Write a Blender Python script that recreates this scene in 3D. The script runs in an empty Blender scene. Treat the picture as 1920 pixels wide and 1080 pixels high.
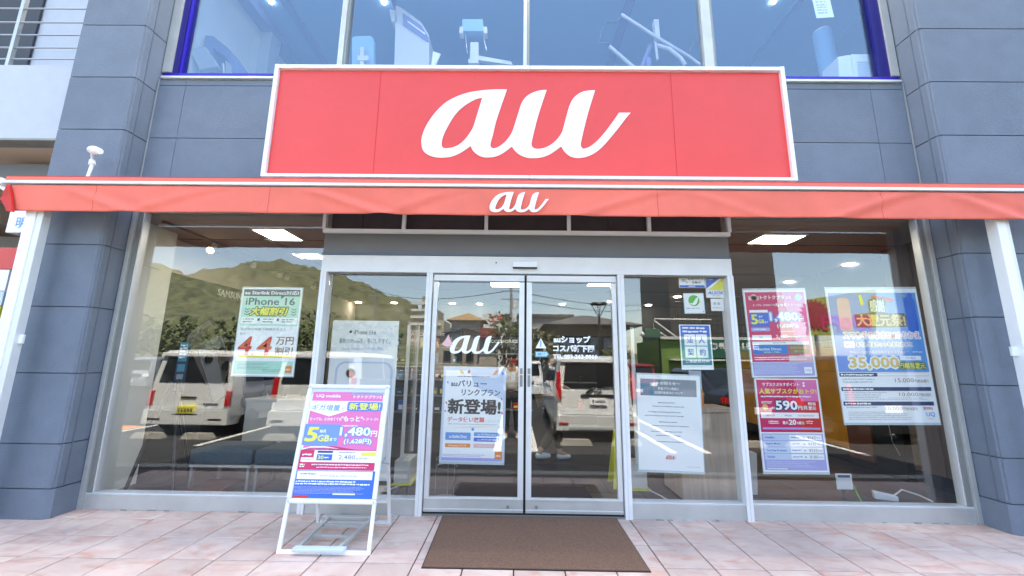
import bpy, bmesh, math, random
from math import radians as R, sin, cos, pi
from mathutils import Vector, Matrix, noise
random.seed(7)
sc = bpy.context.scene
col = sc.collection
# ------------------------------------------------------------------ camera, sky, sun, exposure
FPX, PITCH, YAW, ROLL = 752.336, R(10.357), R(-.5948), R(.7274)
CAM = Vector((0, -4.0058, 1.4003))
fwd = Vector((sin(YAW)*cos(PITCH), cos(YAW)*cos(PITCH), sin(PITCH)))
rgt = Vector((cos(YAW), -sin(YAW), 0)); upv = rgt.cross(fwd)
r_ = cos(ROLL)*rgt+sin(ROLL)*upv; u_ = -sin(ROLL)*rgt+cos(ROLL)*upv
cd = bpy.data.cameras.new('camera'); cam = bpy.data.objects.new('camera', cd); col.objects.link(cam)
cam.matrix_world = Matrix.Translation(CAM) @ Matrix((r_, u_, -fwd)).transposed().to_4x4()
cd.sensor_width = 36; cd.sensor_fit = 'HORIZONTAL'; cd.lens = FPX/1920*36; cd.clip_start = .02; cd.clip_end = 3000
sc.camera = cam
SUN_EL, SUN_AZ = 69, 6
w = bpy.data.worlds.new("World"); sc.world = w; w.use_nodes = True
nt = w.node_tree; sky = nt.nodes.new('ShaderNodeTexSky'); sky.sky_type = 'NISHITA'; sky.sun_disc = False
sky.sun_elevation = R(SUN_EL); sky.sun_rotation = R(SUN_AZ); sky.air_density = 1.0; sky.dust_density = 1.5; sky.ozone_density = 1.0
bg = nt.nodes['Background']; nt.links.new(sky.outputs[0], bg.inputs[0]); bg.inputs[1].default_value = .15
sd = bpy.data.lights.new('sun', 'SUN'); sd.energy = 3.4; sd.angle = R(.5); sd.color = (1, .95, .88)
so = bpy.data.objects.new('sun', sd); col.objects.link(so); so.rotation_euler = (R(-(90-SUN_EL)), 0, R(-SUN_AZ)); so.location = (0, 20, 40)
vs = sc.view_settings; vs.view_transform = 'Standard'; vs.look = 'None'; vs.gamma = 1; vs.exposure = 2.62; vs.use_curve_mapping = False
vs.use_white_balance = True; vs.white_balance_temperature = 7400; vs.white_balance_tint = 8
sc.cycles.max_bounces = 8; sc.cycles.diffuse_bounces = 4; sc.cycles.glossy_bounces = 4; sc.cycles.transparent_max_bounces = 24
sc.cycles.caustics_reflective = False; sc.cycles.caustics_refractive = False
sc.cycles.sample_clamp_indirect = 4
try: sc.cycles.use_denoising = True
except Exception: pass

def at(x, y, Y):                    # photograph pixel -> point on the vertical plane at depth Y
    d = r_*((x-960)/FPX) + u_*(-(y-540)/FPX) + fwd
    t = (Y-CAM.y)/d.y; q = CAM+d*t; return Vector((q.x, Y, q.z))
def ag(x, y, Z=0):
    d = r_*((x-960)/FPX) + u_*(-(y-540)/FPX) + fwd
    t = (Z-CAM.z)/d.z; return CAM+d*t
def av(x, y, D):                    # something seen mirrored in the shop glass: its real place in front of the shop
    p = at(x, y, D); return Vector((p.x, -D, p.z))

# ------------------------------------------------------------------ materials
MATS = {}
def mat(name, c, rough=.6, metal=0, spec=.5, nz=0, nscale=8, bump=0, bscale=60, emit=None, es=0, coords='Object', streak=None, perobj=0, coat=0, dirt=0):
    if name in MATS: return MATS[name]
    m = bpy.data.materials.new(name); m.use_nodes = True; n = m.node_tree.nodes; l = m.node_tree.links
    b = n['Principled BSDF']; b.inputs['Roughness'].default_value = rough; b.inputs['Metallic'].default_value = metal
    b.inputs['Specular IOR Level'].default_value = spec
    if coat: b.inputs['Coat Weight'].default_value = coat; b.inputs['Coat Roughness'].default_value = .08
    c4 = (*c, 1); b.inputs['Base Color'].default_value = c4
    src = None
    if nz or bump or dirt:
        tc = n.new('ShaderNodeTexCoord'); src = tc.outputs['Object']
        if streak:
            mp = n.new('ShaderNodeMapping'); mp.inputs['Scale'].default_value = streak; l.new(src, mp.inputs[0]); src = mp.outputs[0]
    last = None
    if nz:
        t = n.new('ShaderNodeTexNoise'); t.inputs['Scale'].default_value = nscale; t.inputs['Detail'].default_value = 6; l.new(src, t.inputs[0])
        cr = n.new('ShaderNodeMapRange'); cr.inputs[1].default_value = .3; cr.inputs[2].default_value = .7; cr.inputs[3].default_value = 1-nz; cr.inputs[4].default_value = 1+nz
        l.new(t.outputs[0], cr.inputs[0]); last = cr.outputs[0]
    if dirt:
        t = n.new('ShaderNodeTexNoise'); t.inputs['Scale'].default_value = 1.7; t.inputs['Detail'].default_value = 9; t.inputs['Roughness'].default_value = .7; l.new(src, t.inputs[0])
        cr = n.new('ShaderNodeMapRange'); cr.inputs[1].default_value = .35; cr.inputs[2].default_value = .65; cr.inputs[3].default_value = 1-dirt; cr.inputs[4].default_value = 1.0
        l.new(t.outputs[0], cr.inputs[0])
        if last:
            mm = n.new('ShaderNodeMath'); mm.operation = 'MULTIPLY'; l.new(last, mm.inputs[0]); l.new(cr.outputs[0], mm.inputs[1]); last = mm.outputs[0]
        else: last = cr.outputs[0]
    if perobj:
        oi = n.new('ShaderNodeObjectInfo'); pr = n.new('ShaderNodeMapRange'); pr.inputs[3].default_value = 1-perobj; pr.inputs[4].default_value = 1+perobj; l.new(oi.outputs['Random'], pr.inputs[0])
        if last:
            mm = n.new('ShaderNodeMath'); mm.operation = 'MULTIPLY'; l.new(last, mm.inputs[0]); l.new(pr.outputs[0], mm.inputs[1]); last = mm.outputs[0]
        else: last = pr.outputs[0]
    if last:
        vm = n.new('ShaderNodeVectorMath'); vm.operation = 'SCALE'; vm.inputs[0].default_value = c; l.new(last, vm.inputs['Scale']); l.new(vm.outputs[0], b.inputs['Base Color'])
    if bump:
        t = n.new('ShaderNodeTexNoise'); t.inputs['Scale'].default_value = bscale; t.inputs['Detail'].default_value = 4; l.new(src, t.inputs[0])
        bn = n.new('ShaderNodeBump'); bn.inputs['Strength'].default_value = bump; bn.inputs['Distance'].default_value = .01; l.new(t.outputs[0], bn.inputs['Height']); l.new(bn.outputs[0], b.inputs['Normal'])
    if emit: b.inputs['Emission Color'].default_value = (*emit, 1); b.inputs['Emission Strength'].default_value = es
    MATS[name] = m; return m
def glassmat(name, f0=.06, tint=(.95, .97, .96), gc=(1, 1, 1)):
    m = bpy.data.materials.new(name); m.use_nodes = True; n = m.node_tree.nodes; l = m.node_tree.links; n.remove(n['Principled BSDF'])
    g = n.new('ShaderNodeNewGeometry'); d = n.new('ShaderNodeVectorMath'); d.operation = 'DOT_PRODUCT'; l.new(g.outputs['Incoming'], d.inputs[0]); l.new(g.outputs['Normal'], d.inputs[1])
    def M(op, a, b=None):
        x = n.new('ShaderNodeMath'); x.operation = op
        for i, v in ((0, a), (1, b)):
            if v is None: continue
            if isinstance(v, (int, float)): x.inputs[i].default_value = v
            else: l.new(v, x.inputs[i])
        return x.outputs[0]
    c = M('ABSOLUTE', d.outputs['Value']); p = M('POWER', M('SUBTRACT', 1, c), 5); f = M('ADD', M('MULTIPLY', p, 1-f0), f0)
    tr = n.new('ShaderNodeBsdfTransparent'); tr.inputs[0].default_value = (*tint, 1); gl = n.new('ShaderNodeBsdfGlossy'); gl.inputs['Roughness'].default_value = 0.0; gl.inputs[0].default_value = (*gc, 1)
    mx = n.new('ShaderNodeMixShader'); l.new(f, mx.inputs[0]); l.new(tr.outputs[0], mx.inputs[1]); l.new(gl.outputs[0], mx.inputs[2])
    l.new(mx.outputs[0], n['Material Output'].inputs[0]); MATS[name] = m; return m
def tilemat():
    m = bpy.data.materials.new('terracotta_tile'); m.use_nodes = True; n = m.node_tree.nodes; l = m.node_tree.links; b = n['Principled BSDF']
    tc = n.new('ShaderNodeTexCoord'); oi = n.new('ShaderNodeObjectInfo')
    ge = n.new('ShaderNodeNewGeometry')
    def noi(sc_, det, add=0, st=(1, 1, 1), dist=0):
        mp = n.new('ShaderNodeMapping'); mp.inputs['Scale'].default_value = st; l.new(ge.outputs['Position'], mp.inputs[0])
        ad = n.new('ShaderNodeVectorMath'); ad.operation = 'ADD'; cb = n.new('ShaderNodeCombineXYZ'); mu = n.new('ShaderNodeMath'); mu.operation = 'MULTIPLY'; mu.inputs[1].default_value = add
        l.new(oi.outputs['Random'], mu.inputs[0]); l.new(mu.outputs[0], cb.inputs[0]); l.new(mu.outputs[0], cb.inputs[2]); l.new(mp.outputs[0], ad.inputs[0]); l.new(cb.outputs[0], ad.inputs[1])
        t = n.new('ShaderNodeTexNoise'); t.inputs['Scale'].default_value = sc_; t.inputs['Detail'].default_value = det; t.inputs['Distortion'].default_value = dist; l.new(ad.outputs[0], t.inputs[0]); return t.outputs[0]
    def ramp(src, a, b_, c0, c1):
        r = n.new('ShaderNodeValToRGB'); r.color_ramp.elements[0].position = a; r.color_ramp.elements[1].position = b_; r.color_ramp.elements[0].color = (*c0, 1); r.color_ramp.elements[1].color = (*c1, 1); l.new(src, r.inputs[0]); return r.outputs[0]
    def mix(f, a, b_, mode='MIX'):
        x = n.new('ShaderNodeMix'); x.data_type = 'RGBA'; x.blend_type = mode
        if isinstance(f, float): x.inputs[0].default_value = f
        else: l.new(f, x.inputs[0])
        l.new(a, x.inputs[6]); l.new(b_, x.inputs[7]); return x.outputs[2]
    base = ramp(noi(2.6, 5, 37, (1, 1, 1), 1.5), .35, .65, (.635, .455, .385), (.70, .55, .47))
    pink = ramp(noi(4.5, 4, 91, (.45, 1.3, 1), 2.2), .5, .72, (1, 1, 1), (.92, .70, .63))
    grey = ramp(noi(7, 6, 55, (1, 1, 1), .5), .55, .8, (1, 1, 1), (.78, .78, .82))
    mm = n.new('ShaderNodeMapRange'); mm.inputs[3].default_value = .9; mm.inputs[4].default_value = 1.06; l.new(oi.outputs['Random'], mm.inputs[0])
    c = mix(1.0, mix(1.0, base, pink, 'MULTIPLY'), grey, 'MULTIPLY')
    dirtn = ramp(noi(1.3, 8, 0, (1, 1, 1), .6), .45, .75, (1, 1, 1), (.80, .79, .80)); c = mix(1.0, c, dirtn, 'MULTIPLY')
    v = n.new('ShaderNodeVectorMath'); v.operation = 'SCALE'; l.new(c, v.inputs[0]); l.new(mm.outputs[0], v.inputs['Scale']); l.new(v.outputs[0], b.inputs['Base Color'])
    b.inputs['Roughness'].default_value = .55
    bn = n.new('ShaderNodeBump'); bn.inputs['Strength'].default_value = .25; bn.inputs['Distance'].default_value = .004; l.new(noi(28, 5), bn.inputs['Height']); l.new(bn.outputs[0], b.inputs['Normal'])
    MATS['terracotta_tile'] = m; return m
TILE = tilemat()
mat('siding', (.178, .214, .275), .8, nz=.05, nscale=5, bump=.6, bscale=110, dirt=.11, perobj=.04)
mat('siding_dark', (.13, .165, .22), .8, nz=.06, nscale=5, bump=.4, bscale=140)
mat('joint', (.10, .12, .15), .9)
mat('bandmetal', (.16, .165, .18), .5, nz=.05, nscale=3)
mat('darkpanel', (.045, .032, .034), .5, nz=.15, nscale=6)
mat('whitepaint', (.78, .79, .80), .4, nz=.03, nscale=6, dirt=.08)
mat('alu', (.55, .56, .55), .38, .35, nz=.05, nscale=5, dirt=.12)
mat('aludark', (.25, .26, .25), .45, .3)
mat('alulight', (.72, .73, .74), .35, .25, nz=.03, nscale=5, dirt=.08)
mat('rubber', (.015, .015, .016), .7)
mat('signred', (.82, .066, .056), .4, nz=.03, nscale=1.2, bump=.05, bscale=30, dirt=.05)
mat('signwhite', (.86, .88, .90), .4)
mat('fabricred', (.92, .185, .13), .75, nz=.05, nscale=3, bump=.25, bscale=350, dirt=.08)
mat('fabricdeep', (.62, .02, .015), .75)
mat('asphalt', (.026, .026, .028), .9, nz=.25, nscale=3, bump=.5, bscale=120, dirt=.25)
mat('concrete', (.36, .35, .32), .9, nz=.12, nscale=4, bump=.3, bscale=60, dirt=.2)
mat('grout', (.07, .05, .048), .9)
mat('linepaint', (.75, .75, .73), .7, dirt=.2)
mat('orangepaint', (.75, .28, .05), .7)
mat('mat_brown', (.24, .13, .082), .95, nz=.28, nscale=110, bump=1, bscale=300)
mat('mat_navy', (.018, .022, .04), .95, nz=.3, nscale=90, bump=.8, bscale=250)
mat('floor_in', (.045, .04, .043), .35, nz=.12, nscale=3)
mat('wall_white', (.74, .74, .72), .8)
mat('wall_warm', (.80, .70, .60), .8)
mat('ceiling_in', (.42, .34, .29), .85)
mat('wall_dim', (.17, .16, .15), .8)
mat('wood_brown', (.16, .115, .085), .5, nz=.3, nscale=3, streak=(6, 6, .5))
mat('wood_orange', (.85, .36, .04), .5, nz=.12, nscale=3)
mat('wood_light', (.52, .41, .33), .5, nz=.16, nscale=5, streak=(5, 5, .35))
mat('wood_red', (.16, .06, .035), .6, nz=.15)
mat('black', (.012, .012, .014), .4)
mat('blackpanel', (.02, .022, .028), .25)
mat('navy', (.02, .035, .075), .6)
mat('bench_blue', (.045, .07, .09), .85, nz=.2, nscale=40, bump=.4, bscale=200)
mat('steel', (.45, .45, .46), .3, .8)
mat('mortar', (.48, .48, .47), .9, nz=.2)
mat('plastic_white', (.80, .81, .82), .35)
mat('lightpanel', (1, 1, 1), .5, emit=(1, .98, .93), es=4.4)
mat('gymfill', (1, 1, 1), .5, emit=(1, .98, .95), es=150)  # for added unseen lamps that only brighten the gym
mat('spotglow', (1, .9, .7), .5, emit=(1, .82, .5), es=4.4)
mat('gymwall', (.86, .87, .84), .8)
mat('gymceil', (.24, .45, .74), .85)  # blue of the reflected sky put into the ceiling colour
mat('gymbeam', (.16, .19, .42), .7)
mat('gymgrey', (.60, .62, .66), .45)
mat('gymdark', (.05, .06, .08), .5)
mat('gymfloor', (.15, .15, .16), .6)
mat('filmblue', (.022, .006, .40), .35)
mat('filmdark', (.008, .004, .16), .35)
mat('soffit_beige', (.88, .70, .56), .8)
mat('nbwhite', (.52, .55, .62), .8, nz=.03)
mat('nbdark', (.04, .042, .05), .6)
glassmat('glass', .072, (.985, .995, .99)); glassmat('glass_up', .115, (.93, .965, 1.0), (.68, .86, 1))
def flat(name, c, rough=.35): return mat('p_'+name, c, rough)
P_ = {k: 'p_'+k for k in 'white navy mint pink magenta blue lblue yellow orange red dgreen black grey lgrey lilac cyan gold lpink teal skyb paleb cream green brown'.split()}
for k, c in dict(white=(.92, .93, .94), navy=(.015, .035, .13), mint=(.42, .74, .60), pink=(.80, .17, .42), magenta=(.66, .02, .13), blue=(.02, .14, .62), lblue=(.16, .30, .72), yellow=(.86, .80, .07),
                 orange=(.85, .26, .05), red=(.68, .035, .035), dgreen=(.02, .09, .06), black=(.02, .02, .025), grey=(.25, .28, .33), lgrey=(.50, .54, .58), lilac=(.42, .40, .74), cyan=(.45, .72, .84), gold=(.80, .55, .16),
                 lpink=(.82, .48, .50), teal=(.06, .25, .33), skyb=(.10, .32, .74), paleb=(.58, .68, .84), cream=(.80, .78, .62), green=(.08, .50, .06), brown=(.3, .14, .1)).items(): flat(k, c)
mat('p_sleeve', (.55, .62, .64), .25)

# ------------------------------------------------------------------ mesh builder
class MB:
    def __init__(s): s.v = []; s.f = []; s.m = []; s.ms = []; s.sm = []; s.ck = []
    def mi(s, m):
        if m not in s.ms: s.ms.append(m)
        return s.ms.index(m)
    def add(s, vs_, fs, m, sm=False):
        o = len(s.v); s.ck.append((o, len(s.f))); s.v += [tuple(v) for v in vs_]; k = s.mi(m)
        for f in fs: s.f.append([i+o for i in f]); s.m.append(k); s.sm.append(sm)
    def box(s, x0, x1, y0, y1, z0, z1, m):
        s.add([(x, y, z) for z in (z0, z1) for y in (y0, y1) for x in (x0, x1)], [(0, 2, 3, 1), (4, 5, 7, 6), (0, 1, 5, 4), (2, 6, 7, 3), (0, 4, 6, 2), (1, 3, 7, 5)], m); return s
    def poly(s, pts, m): s.add(pts, [tuple(range(len(pts)))], m); return s
    def hexa(s, p, m): s.add(p, [(0, 3, 2, 1), (4, 5, 6, 7), (0, 1, 5, 4), (1, 2, 6, 5), (2, 3, 7, 6), (3, 0, 4, 7)], m); return s
    def slab(s, pts, d, m):      # polygon extruded by vector d
        n = len(pts); d = Vector(d); q = [Vector(p) for p in pts]; s.add(q+[p+d for p in q], [tuple(range(n))[::-1], tuple(range(n, 2*n))]+[(i, (i+1) % n, n+(i+1) % n, n+i) for i in range(n)], m); return s
    def tube(s, pts, r, m, n=10, r2=None, cap=True):
        pts = [Vector(p) for p in pts]; N = len(pts); vs_ = []
        for i, p in enumerate(pts):
            d = (pts[min(i+1, N-1)]-pts[max(i-1, 0)]).normalized(); a = Vector((0, 0, 1)) if abs(d.z) < .9 else Vector((1, 0, 0)); u = d.cross(a).normalized(); w_ = d.cross(u)
            rr = r[i] if isinstance(r, (list, tuple)) else (r if r2 is None else r+(r2-r)*i/(N-1))
            vs_ += [p+u*rr*cos(2*pi*k/n)+w_*rr*sin(2*pi*k/n) for k in range(n)]
        fs = [(i*n+k, i*n+(k+1) % n, (i+1)*n+(k+1) % n, (i+1)*n+k) for i in range(N-1) for k in range(n)]
        s.add(vs_, fs, m, True)
        if cap: s.add(vs_[:n], [tuple(range(n))], m); s.add(vs_[-n:], [tuple(range(n))], m)
        return s
    def ball(s, c, r, m, sx=1, sy=1, sz=1, n=12):
        c = Vector(c); vs_ = [c+Vector((0, 0, -r*sz))]
        for i in range(1, n//2):
            t = pi*i/(n//2)-pi/2; vs_ += [c+Vector((r*sx*cos(t)*cos(2*pi*k/n), r*sy*cos(t)*sin(2*pi*k/n), r*sz*sin(t))) for k in range(n)]
        vs_.append(c+Vector((0, 0, r*sz))); L = len(vs_)-1; fs = [(0, 1+(k+1) % n, 1+k) for k in range(n)]
        for i in range(n//2-2): fs += [(1+i*n+k, 1+i*n+(k+1) % n, 1+(i+1)*n+(k+1) % n, 1+(i+1)*n+k) for k in range(n)]
        b = 1+(n//2-2)*n; fs += [(b+k, b+(k+1) % n, L) for k in range(n)]; s.add(vs_, fs, m, True); return s
    def each(s, names, parent, bevel=0):      # one part per added shape
        out = []; ck = s.ck+[(len(s.v), len(s.f))]; names = names if isinstance(names, (list, tuple)) else [names]
        for i in range(len(s.ck)):
            (v0, f0), (v1, f1) = ck[i], ck[i+1]; q = MB(); q.add(s.v[v0:v1], [[k-v0 for k in f] for f in s.f[f0:f1]], s.ms[s.m[f0]], s.sm[f0]); out.append(q.build(names[min(i, len(names)-1)], parent, bevel=bevel))
        return out
    def build(s, name, parent=None, loc=None, bevel=0, local=False):
        o = Vector((0, 0, 0)) if (local or parent is None) else parent_world(parent)
        if loc is not None and parent is None: o = Vector(loc)
        me = bpy.data.meshes.new(name); me.from_pydata([Vector(v)-o for v in s.v], [], s.f)
        for m in s.ms: me.materials.append(MATS[m])
        me.polygons.foreach_set('material_index', s.m); me.polygons.foreach_set('use_smooth', s.sm); me.update()
        ob = bpy.data.objects.new(name, me); col.objects.link(ob)
        if parent: ob.parent = parent
        elif loc is not None: ob.location = loc
        if bevel:
            md = ob.modifiers.new('bevel', 'BEVEL'); md.width = bevel; md.segments = 2; md.limit_method = 'ANGLE'
        return ob
def parent_world(p):
    v = Vector((0, 0, 0))
    while p: v += Vector(p.location); p = p.parent
    return v
def tag(o, label, cat, group=None, kind=None):
    o['label'] = label; o['category'] = cat
    if group: o['group'] = group
    if kind: o['kind'] = kind
    return o
def T(name, label, cat, loc=(0, 0, 0), group=None, rz=0):
    o = bpy.data.objects.new(name, None); o.empty_display_size = .1; col.objects.link(o); o.location = loc; o.rotation_euler = (0, 0, rz); return tag(o, label, cat, group)
def S(o, label=None):
    o['kind'] = 'structure'
    if label: o['label'] = label
    return o
# text as flat mesh -------------------------------------------------
TC = {}
def glyphs(s_, bold=0.0, slant=0.0):
    k = (s_, bold, slant)
    if k in TC: return TC[k]
    cu = bpy.data.curves.new('t', 'FONT'); cu.body = s_; cu.size = 1; cu.resolution_u = 2; cu.offset = bold; cu.shear = slant; cu.fill_mode = 'FRONT'
    o = bpy.data.objects.new('t', cu); col.objects.link(o)
    dg = bpy.context.evaluated_depsgraph_get(); me = bpy.data.meshes.new_from_object(o.evaluated_get(dg))
    v = [(p.co.x, p.co.y) for p in me.vertices]; f = [tuple(p.vertices) for p in me.polygons]
    bpy.data.objects.remove(o); bpy.data.curves.remove(cu); bpy.data.meshes.remove(me)
    xs = [a for a, b in v] or [0, 1]; ys = [b for a, b in v] or [0, 1]
    TC[k] = (v, f, min(xs), max(xs), min(ys), max(ys)); return TC[k]
LG = 0.0006
class Sheet:
    """flat print in local coords: X right, Z up, layers towards -Y; (u,v) are fractions, v from the top"""
    def __init__(s, W, H): s.W, s.H = W, H; s.mb = MB()
    def P(s, u, v, L): return (u*s.W, -L*LG, s.H*(1-v))
    def rect(s, u0, v0, u1, v1, m, L=1): s.mb.poly([s.P(u0, v1, L), s.P(u1, v1, L), s.P(u1, v0, L), s.P(u0, v0, L)], m); return s
    def rpoly(s, pts, m, L=1): s.mb.poly([s.P(u, v, L) for u, v in pts], m); return s
    def rrect(s, u0, v0, u1, v1, m, L=1, r=.02):
        a = s.H/s.W*1; pts = []
        for cx, cy, t0 in ((u1-r*a, v1-r, 0), (u0+r*a, v1-r, 90), (u0+r*a, v0+r, 180), (u1-r*a, v0+r, 270)):
            for k in range(5): t = R(t0+k*22.5); pts.append((cx+r*a*cos(t), cy+r*sin(t)))
        s.rpoly(pts, m, L); return s
    def disc(s, u, v, r, m, L=1, n=20): s.rpoly([(u+r*s.H/s.W*cos(2*pi*k/n), v+r*sin(2*pi*k/n)) for k in range(n)], m, L); return s
    def text(s, t, u0, v0, u1, v1, m, L=2, bold=.02, slant=0, out=None, ob=.05):
        cjk = any(ord(ch) > 0x2e00 for ch in t); hv = (v1-v0)
        if out:
            r = min(.16, ob*1.5)*hv
            if len(t) > 8: r = min(r, .16*hv)
            for k in range(8): s._t(t, u0, v0, u1, v1, out, L+k*.1, min(bold, .015), slant, r*cos(k*pi/4)*s.H/s.W, r*sin(k*pi/4))
            L += 1
        if bold > .02 or (cjk and bold > .012):
            r = min(bold, .08)*.42*hv
            for k, (dx, dy) in enumerate(((-1, -.6), (1, -.6), (-1, .6), (1, .6))): s._t(t, u0, v0, u1, v1, m, L+k*.1, .01, slant, dx*r*s.H/s.W, dy*r)
            return s
        return s._t(t, u0, v0, u1, v1, m, L, bold, slant)
    def _t(s, t, u0, v0, u1, v1, m, L, bold, slant, du=0, dv=0):
        v, f, a, b, c, d = glyphs(t, bold, slant); u0 += du; u1 += du; v0 += dv; v1 += dv
        if not f: return s
        pts = [s.P(u0+(x-a)/(b-a)*(u1-u0), v1-(y-c)/(d-c)*(v1-v0), L) for x, y in v]; s.mb.add(pts, f, m); return s
    def fine(s, u0, v0, u1, v1, n, m, L=2, fill=.55, seed=1, cen=False):
        rn = random.Random(seed); hh = (v1-v0)/n
        for i in range(n):
            e = u1-(u1-u0)*rn.uniform(0, .25); b = u0
            if cen: b = u0+(u1-e)
            x = b; vv = v0+i*hh
            while x < e-1e-4:
                wd = rn.uniform(.25, 1.6)*hh*s.H/s.W*1.3; x1 = min(x+wd, e); g = rn.uniform(.1, .25)*hh
                s.rect(x, vv+g, x1, vv+g+hh*fill*rn.uniform(.75, 1), m, L); x = x1+hh*s.H/s.W*rn.uniform(.12, .4)
        return s
    def place(s, name, loc, label, cat, rot=(0, 0, 0), group=None, sleeve=None, back='p_white', th=.0012):
        o = T(name, label, cat, loc, group); o.rotation_euler = rot
        b = MB(); b.box(0, s.W, .0002, th, 0, s.H, back); b.build('sheet', o, local=True); s.mb.build('print', o, local=True)
        if sleeve:
            a, b2 = sleeve; q = MB()
            q.box(-.008, s.W+.008, .0016, .003, -b2, s.H+a, 'p_sleeve'); q.build('plastic_sleeve', o, local=True)
        return o
def quad(TL, TR, BR, BL, Y):
    p = [at(*q, Y) for q in (TL, TR, BR, BL)]; W = ((p[1]-p[0]).length+(p[2]-p[3]).length)/2; H = ((p[3]-p[0]).length+(p[2]-p[1]).length)/2
    d = (p[2]-p[3]); return W, H, p[3], -math.atan2(d.z, d.x)
# logo outline (script lettering) ------------------------------------
def crm(pts, n=5):
    out = []
    for i in range(len(pts)-1):
        p0 = pts[max(i-1, 0)]; p1 = pts[i]; p2 = pts[i+1]; p3 = pts[min(i+2, len(pts)-1)]
        for k in range(n):
            t = k/n; out.append(tuple(.5*((2*p1[j])+(-p0[j]+p2[j])*t+(2*p0[j]-5*p1[j]+4*p2[j]-p3[j])*t*t+(-p0[j]+3*p1[j]-3*p2[j]+p3[j])*t**3) for j in (0, 1)))
    return out
LO = [[(1143,163),(1000,163),(850,175),(700,200),(560,250),(440,320),(330,430),(240,560),(190,680),(180,770),(200,850),(260,900),(340,925),(430,930),(530,915),(620,875),(690,830),(735,797)],
 [(735,797),(760,850),(810,895),(870,922),(930,928),(1000,920),(1070,895),(1140,850),(1198,803)],
 [(1198,803),(1240,860),(1300,905),(1380,932),(1460,935),(1540,925),(1620,895),(1690,850),(1755,803)],
 [(1755,803),(1790,860),(1840,905),(1900,930),(1970,933),(2040,920),(2120,885),(2200,825),(2280,740),(2380,620),(2480,490),(2535,425)], [(2535,425),(2405,425)],
 [(2405,425),(2330,535),(2230,665),(2140,760),(2070,810),(2010,830),(1983,815),(1975,780),(1985,720),(2020,570),(2065,400),(2135,172)],
 [(2135,172),(2040,178),(1960,205),(1890,265),(1850,340),(1825,420),(1780,590),(1760,650),(1720,710),(1670,760),(1620,795),(1560,822),(1490,832),(1440,820),(1420,785),(1425,740),(1445,650),(1500,440),(1590,168)],
 [(1590,168),(1510,175),(1420,205),(1350,255),(1305,325),(1280,400),(1230,560),(1210,620),(1180,680),(1130,745),(1070,795),(1020,820),(985,825),(960,805),(960,760),(985,670),(1030,490),(1143,163)]]
LH = [[(865,255),(800,270),(720,310),(640,365),(560,445),(490,555),(440,650),(412,730),(408,790),(425,820),(470,825),(530,815),(600,785),(670,725),(730,645),(765,580),(800,470),(865,255)]]
def logo_tris():
    outer = [at(760+x/6, 140+y/6, -.345) for seg in LO for x, y in crm(seg)]; hole = [at(760+x/6, 140+y/6, -.345) for seg in LH for x, y in crm(seg)]
    x0 = min(p.x for p in outer); x1 = max(p.x for p in outer); z0 = min(p.z for p in outer); z1 = max(p.z for p in outer); s = 1/(x1-x0)
    f = lambda p: Vector(((p.x-x0)*s, (p.z-z0)*s, 0))
    a = [f(p) for p in outer]; b = [f(p) for p in hole]
    from mathutils.geometry import tessellate_polygon
    return a, b, tessellate_polygon([a, b]), (x0, z0, x1-x0), (z1-z0)*s
LA, LB, LTR, LBOX, LASP = logo_tris()
def logo(mb, x, z, w_, m, y=0, depth=0):
    pts = [(x+p.x*w_, y, z+p.y*w_) for p in LA+LB]; n = len(LA); k = len(LB)
    mb.add(pts, LTR, m)
    if depth:
        q = [(a, b+depth, c) for a, b, c in pts]; mb.add(pts+q, [(i, (i+1) % n, (i+1) % n+n+k, i+n+k) for i in range(n)]+[(n+i, n+(i+1) % k, n+(i+1) % k+n+k, n+i+n+k) for i in range(k)], m)
def sheet_logo(sh, u, v, w_, m, L=2): logo(sh.mb, u*sh.W, sh.H*(1-v), w_*sh.W, m, -L*LG)
# ================================================================== GROUND
ASZ = -.12; KY = -1.45
b = MB(); b.box(-400, 400, -420, KY-.12, ASZ-.3, ASZ, 'asphalt'); S(b.build('asphalt'))
pav = MB(); pav.box(-14, 14, KY-.12, .02, -.3, -.012, 'grout'); pav = S(pav.build('pavement'))
tm = MB(); tm.box(-.1704, .1704, -.1704, .1704, -.03, 0, 'terracotta_tile'); tmo = tm.build('tile'); tme = tmo.data; bpy.data.objects.remove(tmo)
bmd = bmesh.new(); bmd.from_mesh(tme); bmesh.ops.bevel(bmd, geom=[e for e in bmd.edges if all(v.co.z > -.01 for v in e.verts)], offset=.003, segments=1, affect='EDGES'); bmd.to_mesh(tme); bmd.free()
rn = random.Random(3)
for r in range(-1, 4):
    for c in range(-3, 25):
        x = c*.35-3.4965+.175; y = -(r*.35)+.15-.175-.35
        if y < KY+.1 or y > .1: continue
        o = bpy.data.objects.new('tile', tme); col.objects.link(o); o.parent = pav; o.location = (x, y, rn.uniform(-.0012, .0012)); o.rotation_euler = (rn.uniform(-.002, .002), rn.uniform(-.002, .002), 0)
kb = MB()
for i in range(-14, 14): kb.box(i*1.0+.004, i+.996, KY-.11, KY+.06, -.28, .004, 'concrete')
kb = kb.build('kerb_stones', bevel=.008); kb['kind'] = 'structure'; kb['label'] = 'concrete kerb at the edge of the tiled pavement'
# parking lines
ln = MB()
for x in (-8.1, -5.55, -2.95, -.3, .35, 2.75, 3.35, 6.1, 8.6): ln.box(x-.06, x+.06, -9.2, -4.0+.75, ASZ-.002, ASZ+.004, 'linepaint')
ln.box(-12, -8.6, -4.4, -4.2, ASZ-.002, ASZ+.004, 'linepaint')
S(ln.build('parking_lines'), 'white painted parking bay lines on the asphalt')
ob_ = MB(); ob_.box(-9.6, -8.2, -5.2, -4.5, ASZ-.002, ASZ+.005, 'orangepaint'); S(ob_.build('orange_paint_patch'), 'orange painted patch on the asphalt beside the left van')

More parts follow.
